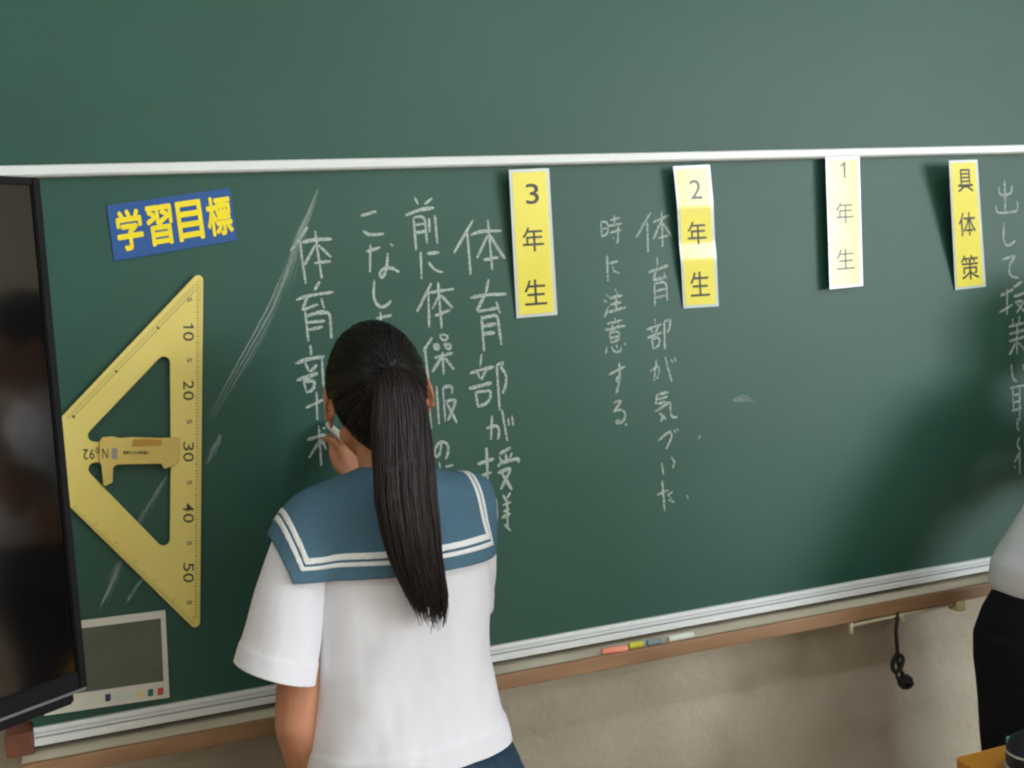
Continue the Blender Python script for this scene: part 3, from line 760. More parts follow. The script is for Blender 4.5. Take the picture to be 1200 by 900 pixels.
# trolley that carries it
tr = empty('television_trolley', tv(-TVW / 2, -.06, 0), 'dark steel trolley standing under the television', 'trolley')
for s in (-TVW / 2 - .16, -TVW / 2 + .16):
    slab('post', s - .025, s + .025, -.115, -.0755, .06, zt - .15, 'steel', .004, tr)
    slab('foot', s - .03, s + .03, -.36, .24, .055, .095, 'steel', .006, tr)
    for n_ in (-.33, .21):
        c_ = tv(s, n_, .03); g = G(); g.tube([c_ - dirw * .012, c_ + dirw * .012], .028, 16); g.build('caster', 'tv_black', tr, auto=40)
slab('shelf', -TVW / 2 - .22, -TVW / 2 + .22, -.14, .2, .42, .445, 'steel', .004, tr)
slab('crossbar', -TVW / 2 - .14, -TVW / 2 + .14, -.11, -.08, .12, .16, 'steel', .003, tr)

# ------------------------------------------------------------------ people
def rotm(rx=0, ry=0, rz=0):
    return Matrix.Rotation(rz, 3, 'Z') @ Matrix.Rotation(ry, 3, 'Y') @ Matrix.Rotation(rx, 3, 'X')
def hand(g, wrist, dirv, palmn, curl, side, spread=.12, sc=1.0, thumb_in=.55, curls=None, pinch=False):
    """wrist point, pointing direction, palm-facing normal, curl per joint (radians); side +1: thumb towards dirv x palmn"""
    d = Vector(dirv).normalized(); n = (Vector(palmn) - d * Vector(palmn).dot(d)).normalized(); s = d.cross(n) * side
    W = Vector(wrist)
    L = .078 * sc
    for q in (-.026, -.009, .009, .026):
        g.capsule(W + s * q * .55 * sc, W + d * L + s * q * sc, .0135 * sc, .0115 * sc)
    g.ell(W + d * L * .5 + n * .004, (.03 * sc, .012 * sc, .042 * sc), Matrix((s, n, d)).transposed())
    lens = [.066, .074, .070, .055]; offs = [.027, .009, -.009, -.026]
    for i in range(4):
        p = W + d * L * (.98 if i in (1, 2) else .93) + s * offs[i] * sc
        dd = (d + s * offs[i] / .027 * spread).normalized(); ang = 0
        c_ = curls[i] if curls else curl
        r = .0082 * sc
        for k, fr in enumerate((.45, .31, .24)):
            ang += c_ * (1, 1.15, .7)[k]
            ax = dd * math.cos(ang) + n * math.sin(ang)
            q = p + ax * lens[i] * fr * sc
            g.capsule(p, q, r, r * .9, 10, 4); p = q; r *= .9
    p = W + d * .018 * sc + s * .024 * sc
    dirs = [(d * .55 + s * .75 + n * .35), (d * .85 + s * .25 + n * thumb_in), (d * .85 - s * .15 + n * (thumb_in + .1))]
    if pinch: dirs = [(d * .9 + s * .30 + n * .45), (d * .95 - s * .10 + n * .35), (d * .9 - s * .25 + n * .15)]
    r = .0115 * sc
    for ax, ln in zip(dirs, (.034, .030, .024)):
        q = p + ax.normalized() * ln * sc; g.capsule(p, q, r, r * .86, 10, 4); p = q; r *= .86
def head_blobs(g, HM, sc=1.0):
    """HM maps head space (face +y, ears at z 0) to the room"""
    T = lambda x, y, z: HM @ Vector((x * sc, y * sc, z * sc)); R_ = HM.to_3x3()
    e = lambda c, r, rot=None: g.ell(T(*c), [q * sc for q in r], R_ @ rot if rot is not None else R_, 24, 16)
    c = lambda a, b, r0, r1: g.capsule(T(*a), T(*b), r0 * sc, r1 * sc)
    e((0, -.010, .030), (.0685, .086, .080)); e((0, -.030, -.015), (.060, .062, .070))
    e((0, .028, -.030), (.055, .056, .076)); e((0, .045, -.055), (.042, .040, .045))
    for s in (-1, 1):
        c((s * .050, -.004, -.045), (s * .012, .062, -.094), .018, .016)
        e((s * .033, .056, -.030), (.024, .022, .022)); c((s * .012, .080, .022), (s * .040, .066, .020), .009, .008)
        e((s * .009, .090, -.038), (.007, .008, .006))
        # ear: plate, rim and lobe, standing off the head
        rt = rotm(0, 0, s * math.radians(-24)); 
        e((s * .0765, -.004, .002), (.0045, .017, .029), rt)
        pts = []
        for k in range(10):
            a = math.radians(-60 + k * 30); pts.append((s * (.080 + .004 * math.cos(a + .6)), -.004 + -.0165 * math.cos(a), .004 + .028 * math.sin(a)))
        for a, b in zip(pts, pts[1:]): c(a, b, .0036, .0036)
        e((s * .0765, .003, -.026), (.004, .008, .009))
    c((0, .082, .008), (0, .100, -.030), .006, .0095)
    e((0, .084, -.056), (.019, .010, .0045)); e((0, .083, -.065), (.016, .010, .005)); e((0, .074, -.094), (.015, .016, .013))
def body(name, J, HM, sc, parent, hands, voxel=.0036, bulk=1.0):
    g = G(); head_blobs(g, HM, sc)
    hc = HM @ Vector((0, -.022, -.050)); nb = Vector(J['neck'])
    g.capsule(hc, nb, .046 * sc, .050 * sc); g.capsule(hc + V(0, .03, -.02), nb + V(0, .02, -.01), .032 * sc, .036 * sc)
    ch, pv = Vector(J['chest']), Vector(J['pelvis'])
    g.ell(ch, (.118 * bulk, .080 * bulk, .14)); g.ell(ch.lerp(pv, .5), (.098 * bulk, .070 * bulk, .13)); g.ell(pv, (.128 * bulk, .088 * bulk, .105))
    for s, k in ((-1, 'l'), (1, 'r')):
        sh, el, wr = [Vector(J[k + q]) for q in ('sh', 'el', 'wr')]
        g.capsule(nb - V(0, 0, .02), sh, .040 * sc, .040 * sc); g.capsule(ch, sh, .06 * sc, .042 * sc)
        g.capsule(sh, el, .041 * bulk, .031 * bulk); m_ = el.lerp(wr, .28)
        g.capsule(el, m_, .031 * bulk, .0325 * bulk); g.capsule(m_, wr, .0325 * bulk, .0215 * bulk)
        hp, kn_, an = [Vector(J[k + q]) for q in ('hp', 'kn', 'an')]
        g.capsule(hp, kn_, .068 * bulk, .045 * bulk); cm = kn_.lerp(an, .3) + V(0, -.012, 0)
        g.capsule(kn_, cm, .045 * bulk, .046 * bulk); g.capsule(cm, an, .046 * bulk, .030)
        g.capsule(an + V(0, -.02, -.02), an + V(0, .10, -.048), .028, .018)
    for h in hands: hand(g, **h)
    me = fuse(g, voxel, 7)
    return link(name, me, 'skin', parent)
def face_parts(HM, sc, parent):
    for s in (-1, 1):
        g = G(); g.ell(HM @ Vector((s * .031 * sc, .0690 * sc, .002 * sc)), (.0125 * sc, .0105 * sc, .0085 * sc), HM.to_3x3()); e_ = g.build('eye', 'eye', parent)
        g = G(); g.ell(HM @ Vector((s * .031 * sc, .0770 * sc, .002 * sc)), (.0060 * sc, .0032 * sc, .0065 * sc), HM.to_3x3()); g.build('iris', 'iris', e_)
        g = G(); g.tube([HM @ Vector((s * x * sc, y * sc, z * sc)) for x, y, z in ((.014, .0865, .026), (.030, .0805, .031), (.046, .067, .027))], [.0022, .0026, .0014], 8); g.build('eyebrow', 'hair', parent)
def cut(bm, co, no):
    """remove what lies on the side the normal points to"""
    bmesh.ops.bisect_plane(bm, geom=bm.verts[:] + bm.edges[:] + bm.faces[:], plane_co=co, plane_no=no, clear_outer=True, dist=1e-6)
def wrinkle(me, fn):
    me.update(); nn = [v.normal.copy() for v in me.vertices]
    for v, n in zip(me.vertices, nn): v.co += n * fn(v.co, n)
    me.update()
def shell_from(me, keep, off, th):
    """copy of a garment's surface kept where keep(bm) leaves it, pushed out and thickened"""
    bm = bmesh.new(); bm.from_mesh(me); keep(bm)
    bm.normal_update()
    ns = [(v, v.normal.copy()) for v in bm.verts]
    for v, n in ns: v.co += n * off
    out = bpy.data.meshes.new('shell'); bm.to_mesh(out); bm.free()
    return evaluated(out, [('SOLIDIFY', dict(thickness=th, offset=1.0))])
def cut(bm, co, no):
    """remove what lies on the side the normal points to"""
    bmesh.ops.bisect_plane(bm, geom=bm.verts[:] + bm.edges[:] + bm.faces[:], plane_co=co, plane_no=no, clear_outer=True, dist=1e-6)

# hair surface in head space: an egg around (0, -.008, .02)
HC = Vector((0, -.009, .02))
def hair_pt(d, extra=0.0):
    d = Vector(d).normalized(); rz = .104 if d.z > 0 else .150
    k = 1 / math.sqrt((d.x / .0765) ** 2 + (d.y / .098) ** 2 + (d.z / rz) ** 2)
    return HC + d * (k + extra)
def hairline_dir(phi, tab):
    """phi 0 at the back, +-180 at the face; returns unit direction on the hairline"""
    zt_ = lerp_tab(tab, abs(phi)); a = math.radians(phi)
    lo, hi = -math.pi / 2, math.pi / 2
    for _ in range(30):
        m_ = (lo + hi) / 2; d = V(math.sin(a) * math.cos(m_), -math.cos(a) * math.cos(m_), math.sin(m_))
        if hair_pt(d).z < zt_: lo = m_
        else: hi = m_
    return d
def hair_cap(tab, T, sc, parent, m, name='hair', thin=.006):
    g = G(); NP, NT = 96, 22; vs = []
    for layer in (0, 1):
        for j in range(NT + 1):
            for i in range(NP):
                phi = -180 + 360 * i / NP; d0 = hairline_dir(phi, tab); el0 = math.asin(d0.z); el = el0 + (math.radians(89.5) - el0) * j / NT
                a = math.radians(phi); d = V(math.sin(a) * math.cos(el), -math.cos(a) * math.cos(el), math.sin(el))
                ex = -.012 + min(1, j / 3) * .011 if layer == 0 else -.018
                vs.append(T(hair_pt(d, ex) ))
    fs = []; L = NP * (NT + 1)
    for j in range(NT):
        for i in range(NP):
            i2 = (i + 1) % NP
            fs.append((j * NP + i, j * NP + i2, (j + 1) * NP + i2, (j + 1) * NP + i)); fs.append((L + j * NP + i, L + (j + 1) * NP + i, L + (j + 1) * NP + i2, L + j * NP + i2))
    for i in range(NP):
        i2 = (i + 1) % NP; fs.append((i, L + i, L + i2, i2))
    fs.append(tuple(NT * NP + i for i in range(NP)))
    g.add(vs, fs); return g
def slerp(a, b, t):
    an = a.angle(b)
    if an < 1e-4: return a.copy()
    return (a * math.sin((1 - t) * an) + b * math.sin(t * an)) / math.sin(an)

# ---------------- girl at the board
GX, GY = -0.318, -0.29
girl = empty('person', (GX, GY, 0), 'girl with long black ponytail, white blouse and blue sailor collar, writing with her back turned', 'person')
HS = 0.97
HMg = Matrix.Translation((-.323, -.268, 1.379)) @ rotm(math.radians(-7), math.radians(-3), math.radians(-9)).to_4x4()
Jg = dict(neck=(-.318, -.300, 1.245), chest=(-.320, -.295, 1.12), pelvis=(-.325, -.29, .86),
          lsh=(-.447, -.300, 1.217), lel=(-.494, -.318, .925), lwr=(-.444, -.215, .735),
          rsh=(-.200, -.285, 1.200), rel=(-.188, -.165, .985), rwr=(-.318, -.100, 1.226),
          lhp=(-.395, -.29, .80), lkn=(-.395, -.28, .43), lan=(-.395, -.30, .075), rhp=(-.255, -.29, .80), rkn=(-.255, -.28, .43), ran=(-.255, -.30, .075))
hl = dict(wrist=Jg['lwr'], dirv=(.05, .12, -1), palmn=(1, .2, 0), curl=.35, side=-1, sc=.92)
hr = dict(wrist=Jg['rwr'], dirv=(-.06, .42, .85), palmn=(-.45, .80, -.2), curl=.42, side=1, sc=.84, spread=.02, thumb_in=.6, pinch=True)
body('body', Jg, HMg, HS, girl, [hl, hr])
face_parts(HMg, HS, girl)

# blouse
def torso(px_rows, Yc, depth_rows):
    rings = []
    for (py, xl, xr), (ry, dy) in zip(px_rows, depth_rows):
        a, b = at(xl, py, Yc), at(xr, py, Yc); rings.append(((a.x + b.x) / 2, Yc + dy, (a.z + b.z) / 2, abs(b.x - a.x) / 2, ry))
    return rings
def edge_x(tab, z):
    P = sorted([(lambda p: (p.z, p.x))(at(x, y, GY)) for x, y in tab])
    if z <= P[0][0]: return P[0][1]
    return lerp_tab(P, z)
LEFT = [(354, 908), (357, 850), (363, 800), (361, 740), (353, 690), (352, 640)]
RIGHT = [(592, 858), (589, 848), (580, 808), (571, 770), (568, 720), (567, 655)]
HEM = .847
rg = []
for z_, ry in ((HEM - .012, .124), (.87, .122), (.90, .116), (.94, .110), (.98, .106), (1.03, .106), (1.08, .106), (1.13, .102), (1.17, .092)):
    xa, xb = edge_x(LEFT, z_), edge_x(RIGHT, z_)
    rg.append(((xa + xb) / 2, GY, z_, (xb - xa) / 2, ry))
g = G(); g.loft(rg, 40, True, 2.3)
sl, sr = Vector(Jg['lsh']), Vector(Jg['rsh'])
NKg = Vector(Jg['neck'])
g.capsule(NKg + V(-.016, -.014, -.018), sl + V(.010, 0, -.012), .057, .050); g.capsule(NKg + V(.012, -.014, -.030), sr + V(-.004, 0, -.004), .058, .050)
g.ell(NKg + V(0, -.012, -.006), (.070, .062, .046))
g.ell((GX, GY - .03, 1.13), (.13, .072, .10))
g.ell((GX, GY + .03, 1.10), (.13, .085, .10))
me = fuse(g, .0045, 8)
lel, rel = Vector(Jg['lel']), Vector(Jg['rel'])
sle = V(-.520, -.322, 1.008); sre = sr.lerp(rel, .80)
gl, gr = G(), G()
slp = [sl + V(.030, 0, -.004), sl + V(-.004, 0, -.034), sl.lerp(sle, .55), sle, sle + (sle - sl) * .12]
for p_, q_, ra, rb in zip(slp, slp[1:], (.048, .052, .055, .0585), (.052, .055, .0585, .060)): gl.tube([p_, p_.lerp(q_, .5), q_], [ra, (ra + rb) / 2, rb], 24); gl.ell(p_, (ra, ra, ra))
for q0, q1 in ((0, .3), (.3, .6), (.6, 1.0)): gr.capsule(sr.lerp(sre, q0), sr.lerp(sre, q1), .050 + q0 * .006, .050 + q1 * .006)
gr.capsule(sre, sre + (sre - sr) * .12, .056, .057)
gall = G()
for q_ in (g, gl, gr): gall.add(q_.v, q_.f)
collar_base = evaluated(fuse(gall, .0045, 8), [('SMOOTH', dict(iterations=140, factor=.5))])
def folds(co, n):
    v = 0
    z = co.z
    # soft drag lines from the shoulder blades to the waist, gathers above the hem
    v += .0050 * noise.noise(V(co.x * 9 + z * 5, co.y * 4, z * 3.5))
    v += .0036 * noise.noise(V(co.x * 20 - z * 14, co.y * 10, z * 7 + 3))
    v += .0012 * noise.noise(V(co.x * 45, co.y * 30, z * 26))
    if z < .93: v += .0035 * (0.93 - z) / .06 * noise.noise(V(co.x * 14, co.y * 14, z * 4 + 9))
    return v * (1 if z < 1.08 else max(.15, 1 - (z - 1.08) / .06))
def trimmed(me_, co, no):
    bm = bmesh.new(); bm.from_mesh(me_); cut(bm, co, no); bm.to_mesh(me_); bm.free(); return me_
parts_ = [trimmed(me, V(0, 0, HEM), V(0, 0, -1)),
          trimmed(fuse(gl, .004, 6), sle, (V(-.574, 0, 1.034) - V(-.465, 0, .989)).normalized().cross(V(0, 1, 0)) * 1.0),
          trimmed(fuse(gr, .004, 6), sre, (sre - sr).normalized())]
AXL = (V(-.574, 0, 1.034) - V(-.465, 0, .989)).normalized().cross(V(0, 1, 0)); AXR = (sre - sr).normalized()
hems = [lambda co, n: .0016 if co.z < HEM + .034 else 0, lambda co, n: .0014 if (co - sle).dot(AXL) > -.030 else 0, lambda co, n: .0014 if (co - sre).dot(AXR) > -.030 else 0]
g = G()
for q_, hm_ in zip(parts_, hems):
    wrinkle(q_, folds); wrinkle(q_, hm_); g.add([v.co.copy() for v in q_.vertices], [tuple(p.vertices) for p in q_.polygons])
blouse_skin = collar_base
link('blouse', evaluated(g.mesh('blouse'), [('SOLIDIFY', dict(thickness=.0018, offset=-1.0))]), 'blouse', girl)

# sailor collar and its braid, cut from the blouse's own surface
def pcut(p, q, Yc, flip=False, dx=0.0):
    """plane through two pixels of the plane Yc, running along y; normal to the left of p->q"""
    a, b = at(*p, Yc), at(*q, Yc); t = (b - a); nn_ = V(-t.z, 0, t.x).normalized()
    return a, (nn_ if not flip else -nn_)
YC = GY - .085
def outline(l0, l1, r0, r1):
    """left line l0-l1, right line r0-r1 (top, bottom), bottom l1-r1"""
    def planes():
        a, b = at(*l0, GY - .02), at(*l1, YC); L_ = (a, V(b.z - a.z, 0, -(b.x - a.x)).normalized())
        if L_[1].x > 0: L_ = (a, -L_[1])
        a, b = at(*r0, YC), at(*r1, YC); R__ = (a, V(b.z - a.z, 0, -(b.x - a.x)).normalized())
        if R__[1].x < 0: R__ = (a, -R__[1])
        a, b = at(*l1, YC), at(*r1, YC); B_ = (a, V(b.z - a.z, 0, -(b.x - a.x)).normalized())
        if B_[1].z > 0: B_ = (a, -B_[1])
        return L_, R__, B_
    return planes()
O_out = ((317, 604), (347, 688), (589, 585), (590, 657))
O_s1 = ((328.5, 597), (355.5, 673), (571, 570), (579.5, 645))
O_s2 = ((332.8, 595), (359.3, 668), (567.5, 568), (576, 640.5))
O_s3 = ((334.8, 594), (360.8, 665.4), (565.7, 566), (574.7, 638))
O_s4 = ((339.0, 592), (364.6, 658), (561.5, 566), (570, 632.5))
FRONT = (V(0, GY + .055, 0), V(0, 1, 0))
def keep_in(O):
    def k(bm):
        for co, no in outline(*O): cut(bm, co, no)
        cut(bm, *FRONT)
        # only the back and the top of the shoulders; nothing hanging under the arm
        dead = [f for f in bm.faces if f.normal.z < -.75 or (f.normal.y > .55 and f.calc_center_median().z < 1.19)]
        bmesh.ops.delete(bm, geom=dead, context='FACES')
    return k
cm = shell_from(blouse_skin, keep_in(O_out), .0100, .0030)
col_o = link('sailor_collar', cm, 'collar', girl)
def band(Oa, Ob):
    """three strips between two outlines: left, right, bottom"""
    res = G()
    La, Ra, Ba = outline(*Oa); Lb, Rb, Bb = outline(*Ob)
    neg = lambda pl: (pl[0], -pl[1])
    for extra in ([La, neg(Lb), Ba], [Ra, neg(Rb), Ba], [Ba, neg(Bb), Lb, Rb]):
        def k(bm):
            for co, no in extra: cut(bm, co, no)
            cut(bm, *FRONT)
            dead = [f for f in bm.faces if f.normal.z < -.75 or (f.normal.y > .55 and f.calc_center_median().z < 1.19)]
            bmesh.ops.delete(bm, geom=dead, context='FACES')
        s_ = shell_from(blouse_skin, k, .0129, .0012)
        res.add([v.co.copy() for v in s_.vertices], [tuple(p.vertices) for p in s_.polygons])
    return res
band(O_s1, O_s2).build('white_braid', 'stripe', col_o)
band(O_s3, O_s4).build('white_braid', 'stripe', col_o)

# skirt
g = G(); vs = []; NP = 24
def skirt_ring(z, rx, ry, amp, n=24 * 8):
    out = []
    for k in range(n):
        a = 2 * math.pi * k / n; ph = (k % 8) / 8
        r = 1 + amp * ((ph / .75) if ph < .75 else (1 - (ph - .75) / .25))
        out.append(V(GX - .014 + rx * r * math.cos(a), GY + ry * r * math.sin(a), z))
    return out
zs = [(.93, .105, .080, .02), (.895, .122, .090, .02), (.85, .150, .108, .03), (.83, .166, .132, .05), (.80, .176, .150, .06), (.70, .190, .170, .09), (.58, .205, .188, .11), (.47, .222, .204, .12)]
n = 24 * 8
for z_, a_, b_, c_ in zs: vs += skirt_ring(z_, a_, b_, c_)
fs = [(j * n + k, j * n + (k + 1) % n, (j + 1) * n + (k + 1) % n, (j + 1) * n + k) for j in range(len(zs) - 1) for k in range(n)]
g.add(vs, fs); me = evaluated(g.mesh('skirt'), [('SOLIDIFY', dict(thickness=.003, offset=0))])
o = link('skirt', me, 'skirt', girl); shade_auto(o.data, 40)
def feet(J, parent, socktop, toe):
    for k in 'lr':
        an = Vector(J[k + 'an'])
        g = G(); g.tube([an + V(0, -.008, socktop - an.z), an + V(0, -.006, .06), an + V(0, -.004, .0), an + V(0, .0, -.03)], [.046, .041, .037, .040], 20); g.build('sock', 'sock', parent)
        g = G()
        g.loft([(an.x, an.y + .045, .002, .043, .122), (an.x, an.y + .045, .014, .046, .126), (an.x, an.y + .042, .035, .044, .122), (an.x, an.y + .025, .060, .040, .098), (an.x, an.y + .0, .082, .038, .056)], 28, True, 2.4)
        s_ = g.build('shoe', 'shoe', parent)
        g = G(); g.loft([(an.x, an.y + .125, .012, .042, .050), (an.x, an.y + .122, .032, .0455, .048), (an.x, an.y + .115, .048, .036, .036)], 24, True, 2.3); g.build('toe_cap', toe, s_)
feet(Jg, girl, .16, 'shoe_toe')

# hair
Tg = lambda v: HMg @ (Vector(v) * HS)
TABg = [(0, -.088), (25, -.080), (50, -.052), (70, -.012), (82, .026), (100, .030), (115, .010), (125, .014), (140, .052), (180, .064)]
hg = hair_cap(TABg, Tg, HS, girl, 'hair')
tie_d = (Vector((.012, -.092, .034)) - HC).normalized()
for i in range(1500):
    phi = random.uniform(-180, 180); d0 = hairline_dir(phi, TABg)
    t0 = random.choice((0, 0, random.random() * .6))
    tgt = (tie_d + V(random.uniform(-.12, .12), 0, random.uniform(-.10, .10))).normalized()
    t1 = random.uniform(.88, 1.0); pts = []
    ex = random.uniform(-.0015, .0022); sw = random.uniform(-.05, .05)
    for k in range(9):
        t_ = t0 + (t1 - t0) * k / 8
        d = slerp(d0, tgt, t_); d = (d + V(sw, 0, sw * .5) * math.sin(math.pi * t_)).normalized()
        e_ = ex if 0 < k < 8 else -.004
        if d.z < -.6: e_ -= .003
        pts.append(Tg(hair_pt(d, e_)))
    r = random.uniform(.0007, .0014); hg.tube(pts, [r * .5] + [r] * 7 + [r * .6], 3, False)
hair_o = hg.build('hair', 'hair', girl)
# ponytail: px centre, half width, y-plane
PT = [(456, 447, 13, -.350), (458, 443, 16, -.372), (462, 446, 21, -.392), (466, 455, 26, -.404), (468, 470, 30, -.412), (469.5, 490, 32.5, -.416), (471, 515, 33.5, -.420), (473, 545, 34.5, -.428), (475.5, 585, 35.5, -.434), (482, 625, 34, -.436), (488, 655, 32, -.436), (496, 682, 28, -.434), (503, 706, 23, -.432), (506, 724, 16, -.430), (507, 742, 10, -.430)]
cen = [at(x, y, Yp) for x, y, _, Yp in PT]; hw = [((at(x + h, y, Yp) - at(x, y, Yp)).length) for x, y, h, Yp in PT]
def along(tab, t):
    q = t * (len(tab) - 1); i = min(int(q), len(tab) - 2); return tab[i] + (tab[i + 1] - tab[i]) * (q - i)
def nrm_at(t):
    d = along(cen, min(1, t + .02)) - along(cen, max(0, t - .02)); d.x = 0; d.normalize(); return V(0, d.z, -d.y)
def thick(t): return .85 - .40 * min(1, t / .3)
g = G(); vs = []; fs = []; NN = 20
for i in range(30):
    t_ = i / 29 * .74; c_ = along(cen, t_); w_ = along(hw, t_) * .90
    for k in range(NN):
        a_ = 2 * math.pi * k / NN; vs.append(c_ + V(w_ * math.cos(a_), 0, 0) + nrm_at(t_) * (w_ * thick(t_) * math.sin(a_)))
for i in range(29):
    for k in range(NN): fs.append((i * NN + k, i * NN + (k + 1) % NN, (i + 1) * NN + (k + 1) % NN, (i + 1) * NN + k))
fs.append(tuple(range(NN))); fs.append(tuple(29 * NN + k for k in range(NN))[::-1])
g.add(vs, fs)
for i in range(1500):
    a_ = random.uniform(0, 2 * math.pi); rr = math.sqrt(random.uniform(.62, 1.0)); ca, sa = math.cos(a_) * rr, math.sin(a_) * rr
    end = min(1, .86 + .10 * noise.noise(V(math.cos(a_) * 3.2, math.sin(a_) * 1.2, 5)) * 2 + random.uniform(-.12, .05))
    lk = round(a_ / 6.2832 * 15) / 15 * 6.2832 + 1.3 * noise.noise(V(round(a_ / 6.2832 * 15), 2, 2)); lr = .55 + .4 * noise.noise(V(round(a_ / 6.2832 * 15), 7, 1)); la, lb = math.cos(lk) * lr, math.sin(lk) * lr
    ca *= (1 if random.random() < .8 else random.uniform(.2, 1))
    pts = []; ph = random.uniform(0, 6.28); wob = random.uniform(0, .0016)
    fl = random.uniform(-1, 1)
    for k in range(19):
        t_ = end * k / 18; c_ = along(cen, t_); w_ = max(along(hw, t_), .004)
        fl_ = max(0, t_ - .70) * fl * .045
        gk = max(0, (t_ - .62) / .38) ** 1.3 * .85; cx_, sx_ = ca + (la - ca) * gk, sa + (lb - sa) * gk
        pts.append(c_ + V(cx_ * w_ + wob * math.sin(ph + t_ * 14) + fl_, 0, 0) + nrm_at(t_) * (sx_ * w_ * (thick(t_) + .05) + wob * math.cos(ph + t_ * 9)))
    r = random.uniform(.0007, .0015); g.tube(pts, [r] * 12 + [r * (1 - .12 * q) for q in range(7)], 3, False)
pt = g.build('ponytail', 'hair_tail', hair_o)
g = G(); ct = along(cen, .075)
g.tube([ct + V(.0125 * math.cos(a_), 0, 0) + nrm_at(.075) * (.012 * math.sin(a_)) for a_ in [i * 2 * math.pi / 20 for i in range(21)]], .0032, 8); g.build('hair_tie', 'cord', hair_o)
# chalk in her fingers
p, q = at(384, 497, -.010), at(405, 517, -.090)
g = G(); g.tube([p, p.lerp(q, .05), p.lerp(q, .95), q], [.0042, .0058, .0058, .005], 14)
o = g.build('chalk_stick', 'ch_white', None, origin=p.lerp(q, .5), auto=40); tag(o, 'white stick of chalk held against the chalkboard by the girl', 'chalk')

# ---------------- student at the right edge
BXc, BYc = .973, -.30
boy = empty('person', (BXc, BYc, 0), 'student in a white shirt and black trousers, cut off by the right edge', 'person')
HMb = Matrix.Translation((BXc + .345, BYc + .06, 1.44)) @ rotm(math.radians(4), math.radians(14), math.radians(-8)).to_4x4()
Jb = dict(neck=(BXc + .295, BYc, 1.315), chest=(BXc + .21, BYc, 1.19), pelvis=(BXc, BYc, .90),
          lsh=(BXc + .155, BYc, 1.29), lel=(BXc + .15, BYc + .0, 1.045), lwr=(BXc + .30, BYc + .12, 1.12),
          rsh=(BXc + .415, BYc + .01, 1.225), rel=(BXc + .53, BYc + .13, 1.10), rwr=(BXc + .50, BYc + .17, 1.30),
          lhp=(BXc - .078, BYc, .84), lkn=(BXc - .085, BYc + .01, .46), lan=(BXc - .09, BYc - .01, .08), rhp=(BXc + .078, BYc, .84), rkn=(BXc + .085, BYc + .01, .46), ran=(BXc + .09, BYc - .01, .08))
body('body', Jb, HMb, 1.0, boy, [dict(wrist=Jb['lwr'], dirv=(.8, .0, .5), palmn=(0, .8, -.3), curl=.4, side=-1),
                                dict(wrist=Jb['rwr'], dirv=(-.1, .03, .8), palmn=(-.3, .8, 0), curl=.5, side=1, spread=.03, thumb_in=.7)], .0042)
face_parts(HMb, 1.0, boy)
g = G()
g.loft([(BXc + .002, BYc, .925, .115, .108), (BXc + .010, BYc, .95, .130, .118), (BXc + .026, BYc, .99, .141, .122), (BXc + .055, BYc, 1.03, .140, .114), (BXc + .098, BYc, 1.08, .134, .106, -.12), (BXc + .150, BYc, 1.14, .134, .104, -.22), (BXc + .220, BYc, 1.21, .136, .100, -.28), (BXc + .270, BYc, 1.265, .124, .078, -.28)], 36, True, 2.3)
nb = Vector(Jb['neck']); sl, sr = Vector(Jb['lsh']), Vector(Jb['rsh'])
g.capsule(nb + V(-.01, 0, -.030), sl + V(.01, 0, -.006), .064, .056); g.capsule(nb + V(.01, 0, -.030), sr + V(-.01, 0, -.006), .064, .056); g.ell(nb + V(0, 0, -.012), (.068, .064, .04))
ends = []
for s0, e0, fr in ((sl, Vector(Jb['lel']), .62), (sr, Vector(Jb['rel']), .72)):
    e_ = s0.lerp(e0, fr); g.tube([s0 + (nb - s0) * .15, s0 + (e0 - s0) * .12, s0.lerp(e0, .4), e_], [.050, .058, .062, .066], 24); ends.append((e_, (e0 - s0).normalized()))
me = fuse(g, .005, 8)
bm = bmesh.new(); bm.from_mesh(me); dl = []
for f in bm.faces:
    c_ = f.calc_center_median()
    if any(f.normal.dot(ax) > .6 and (c_ - e_).dot(ax) > -.010 and (c_ - e_).length < .10 for e_, ax in ends): dl.append(f)
bmesh.ops.delete(bm, geom=dl, context='FACES'); bm.to_mesh(me); bm.free()
wrinkle(me, lambda co, n: .004 * noise.noise(V(co.x * 12, co.y * 10, co.z * 9)) + .002 * noise.noise(V(co.x * 30, co.y * 24, co.z * 24)))
shirt = link('shirt', evaluated(me, [('SOLIDIFY', dict(thickness=.0018, offset=-1.0))]), 'blouse', boy)
g = G(); nn = 28
for k, (dz, r0) in enumerate(((-.006, .064), (.020, .060))):
    pass
ringp = [nb + V(.060 * math.cos(a_), .058 * math.sin(a_) + .004, .018 + .012 * (-math.sin(a_))) for a_ in [i * 2 * math.pi / nn for i in range(nn + 1)]]
g.tube(ringp, .012, 8); g.build('shirt_collar', 'blouse', shirt)
# trousers
g = G()
hips = [(.965, .108, .094), (.94, .118, .102), (.90, .146, .116), (.85, .166, .130), (.80, .170, .130), (.72, .166, .120), (.66, .160, .104), (.60, .152, .090)]
g.loft([(BXc, BYc, z_, a_, b_) for i, (z_, a_, b_) in enumerate(hips[::-1])], 36, True, 2.2)
for s, k in ((-1, 'l'), (1, 'r')):
    hp, kn_, an = [Vector(Jb[k + q]) for q in ('hp', 'kn', 'an')]
    g.tube([hp + V(0, 0, .02), hp.lerp(kn_, .3), kn_, kn_.lerp(an, .5), an + V(0, 0, .0)], [.092, .090, .070, .066, .064], 24)
me = fuse(g, .005, 6)
wrinkle(me, lambda co, n: .003 * noise.noise(V(co.x * 12, co.y * 12, co.z * 7)))
link('trousers', me, 'black_cloth', boy)
feet(Jb, boy, .2, 'shoe_toe')
TABb = [(0, -.080), (30, -.074), (55, -.050), (75, -.010), (85, .024), (100, .028), (112, .000), (124, .004), (140, .030), (180, .040)]
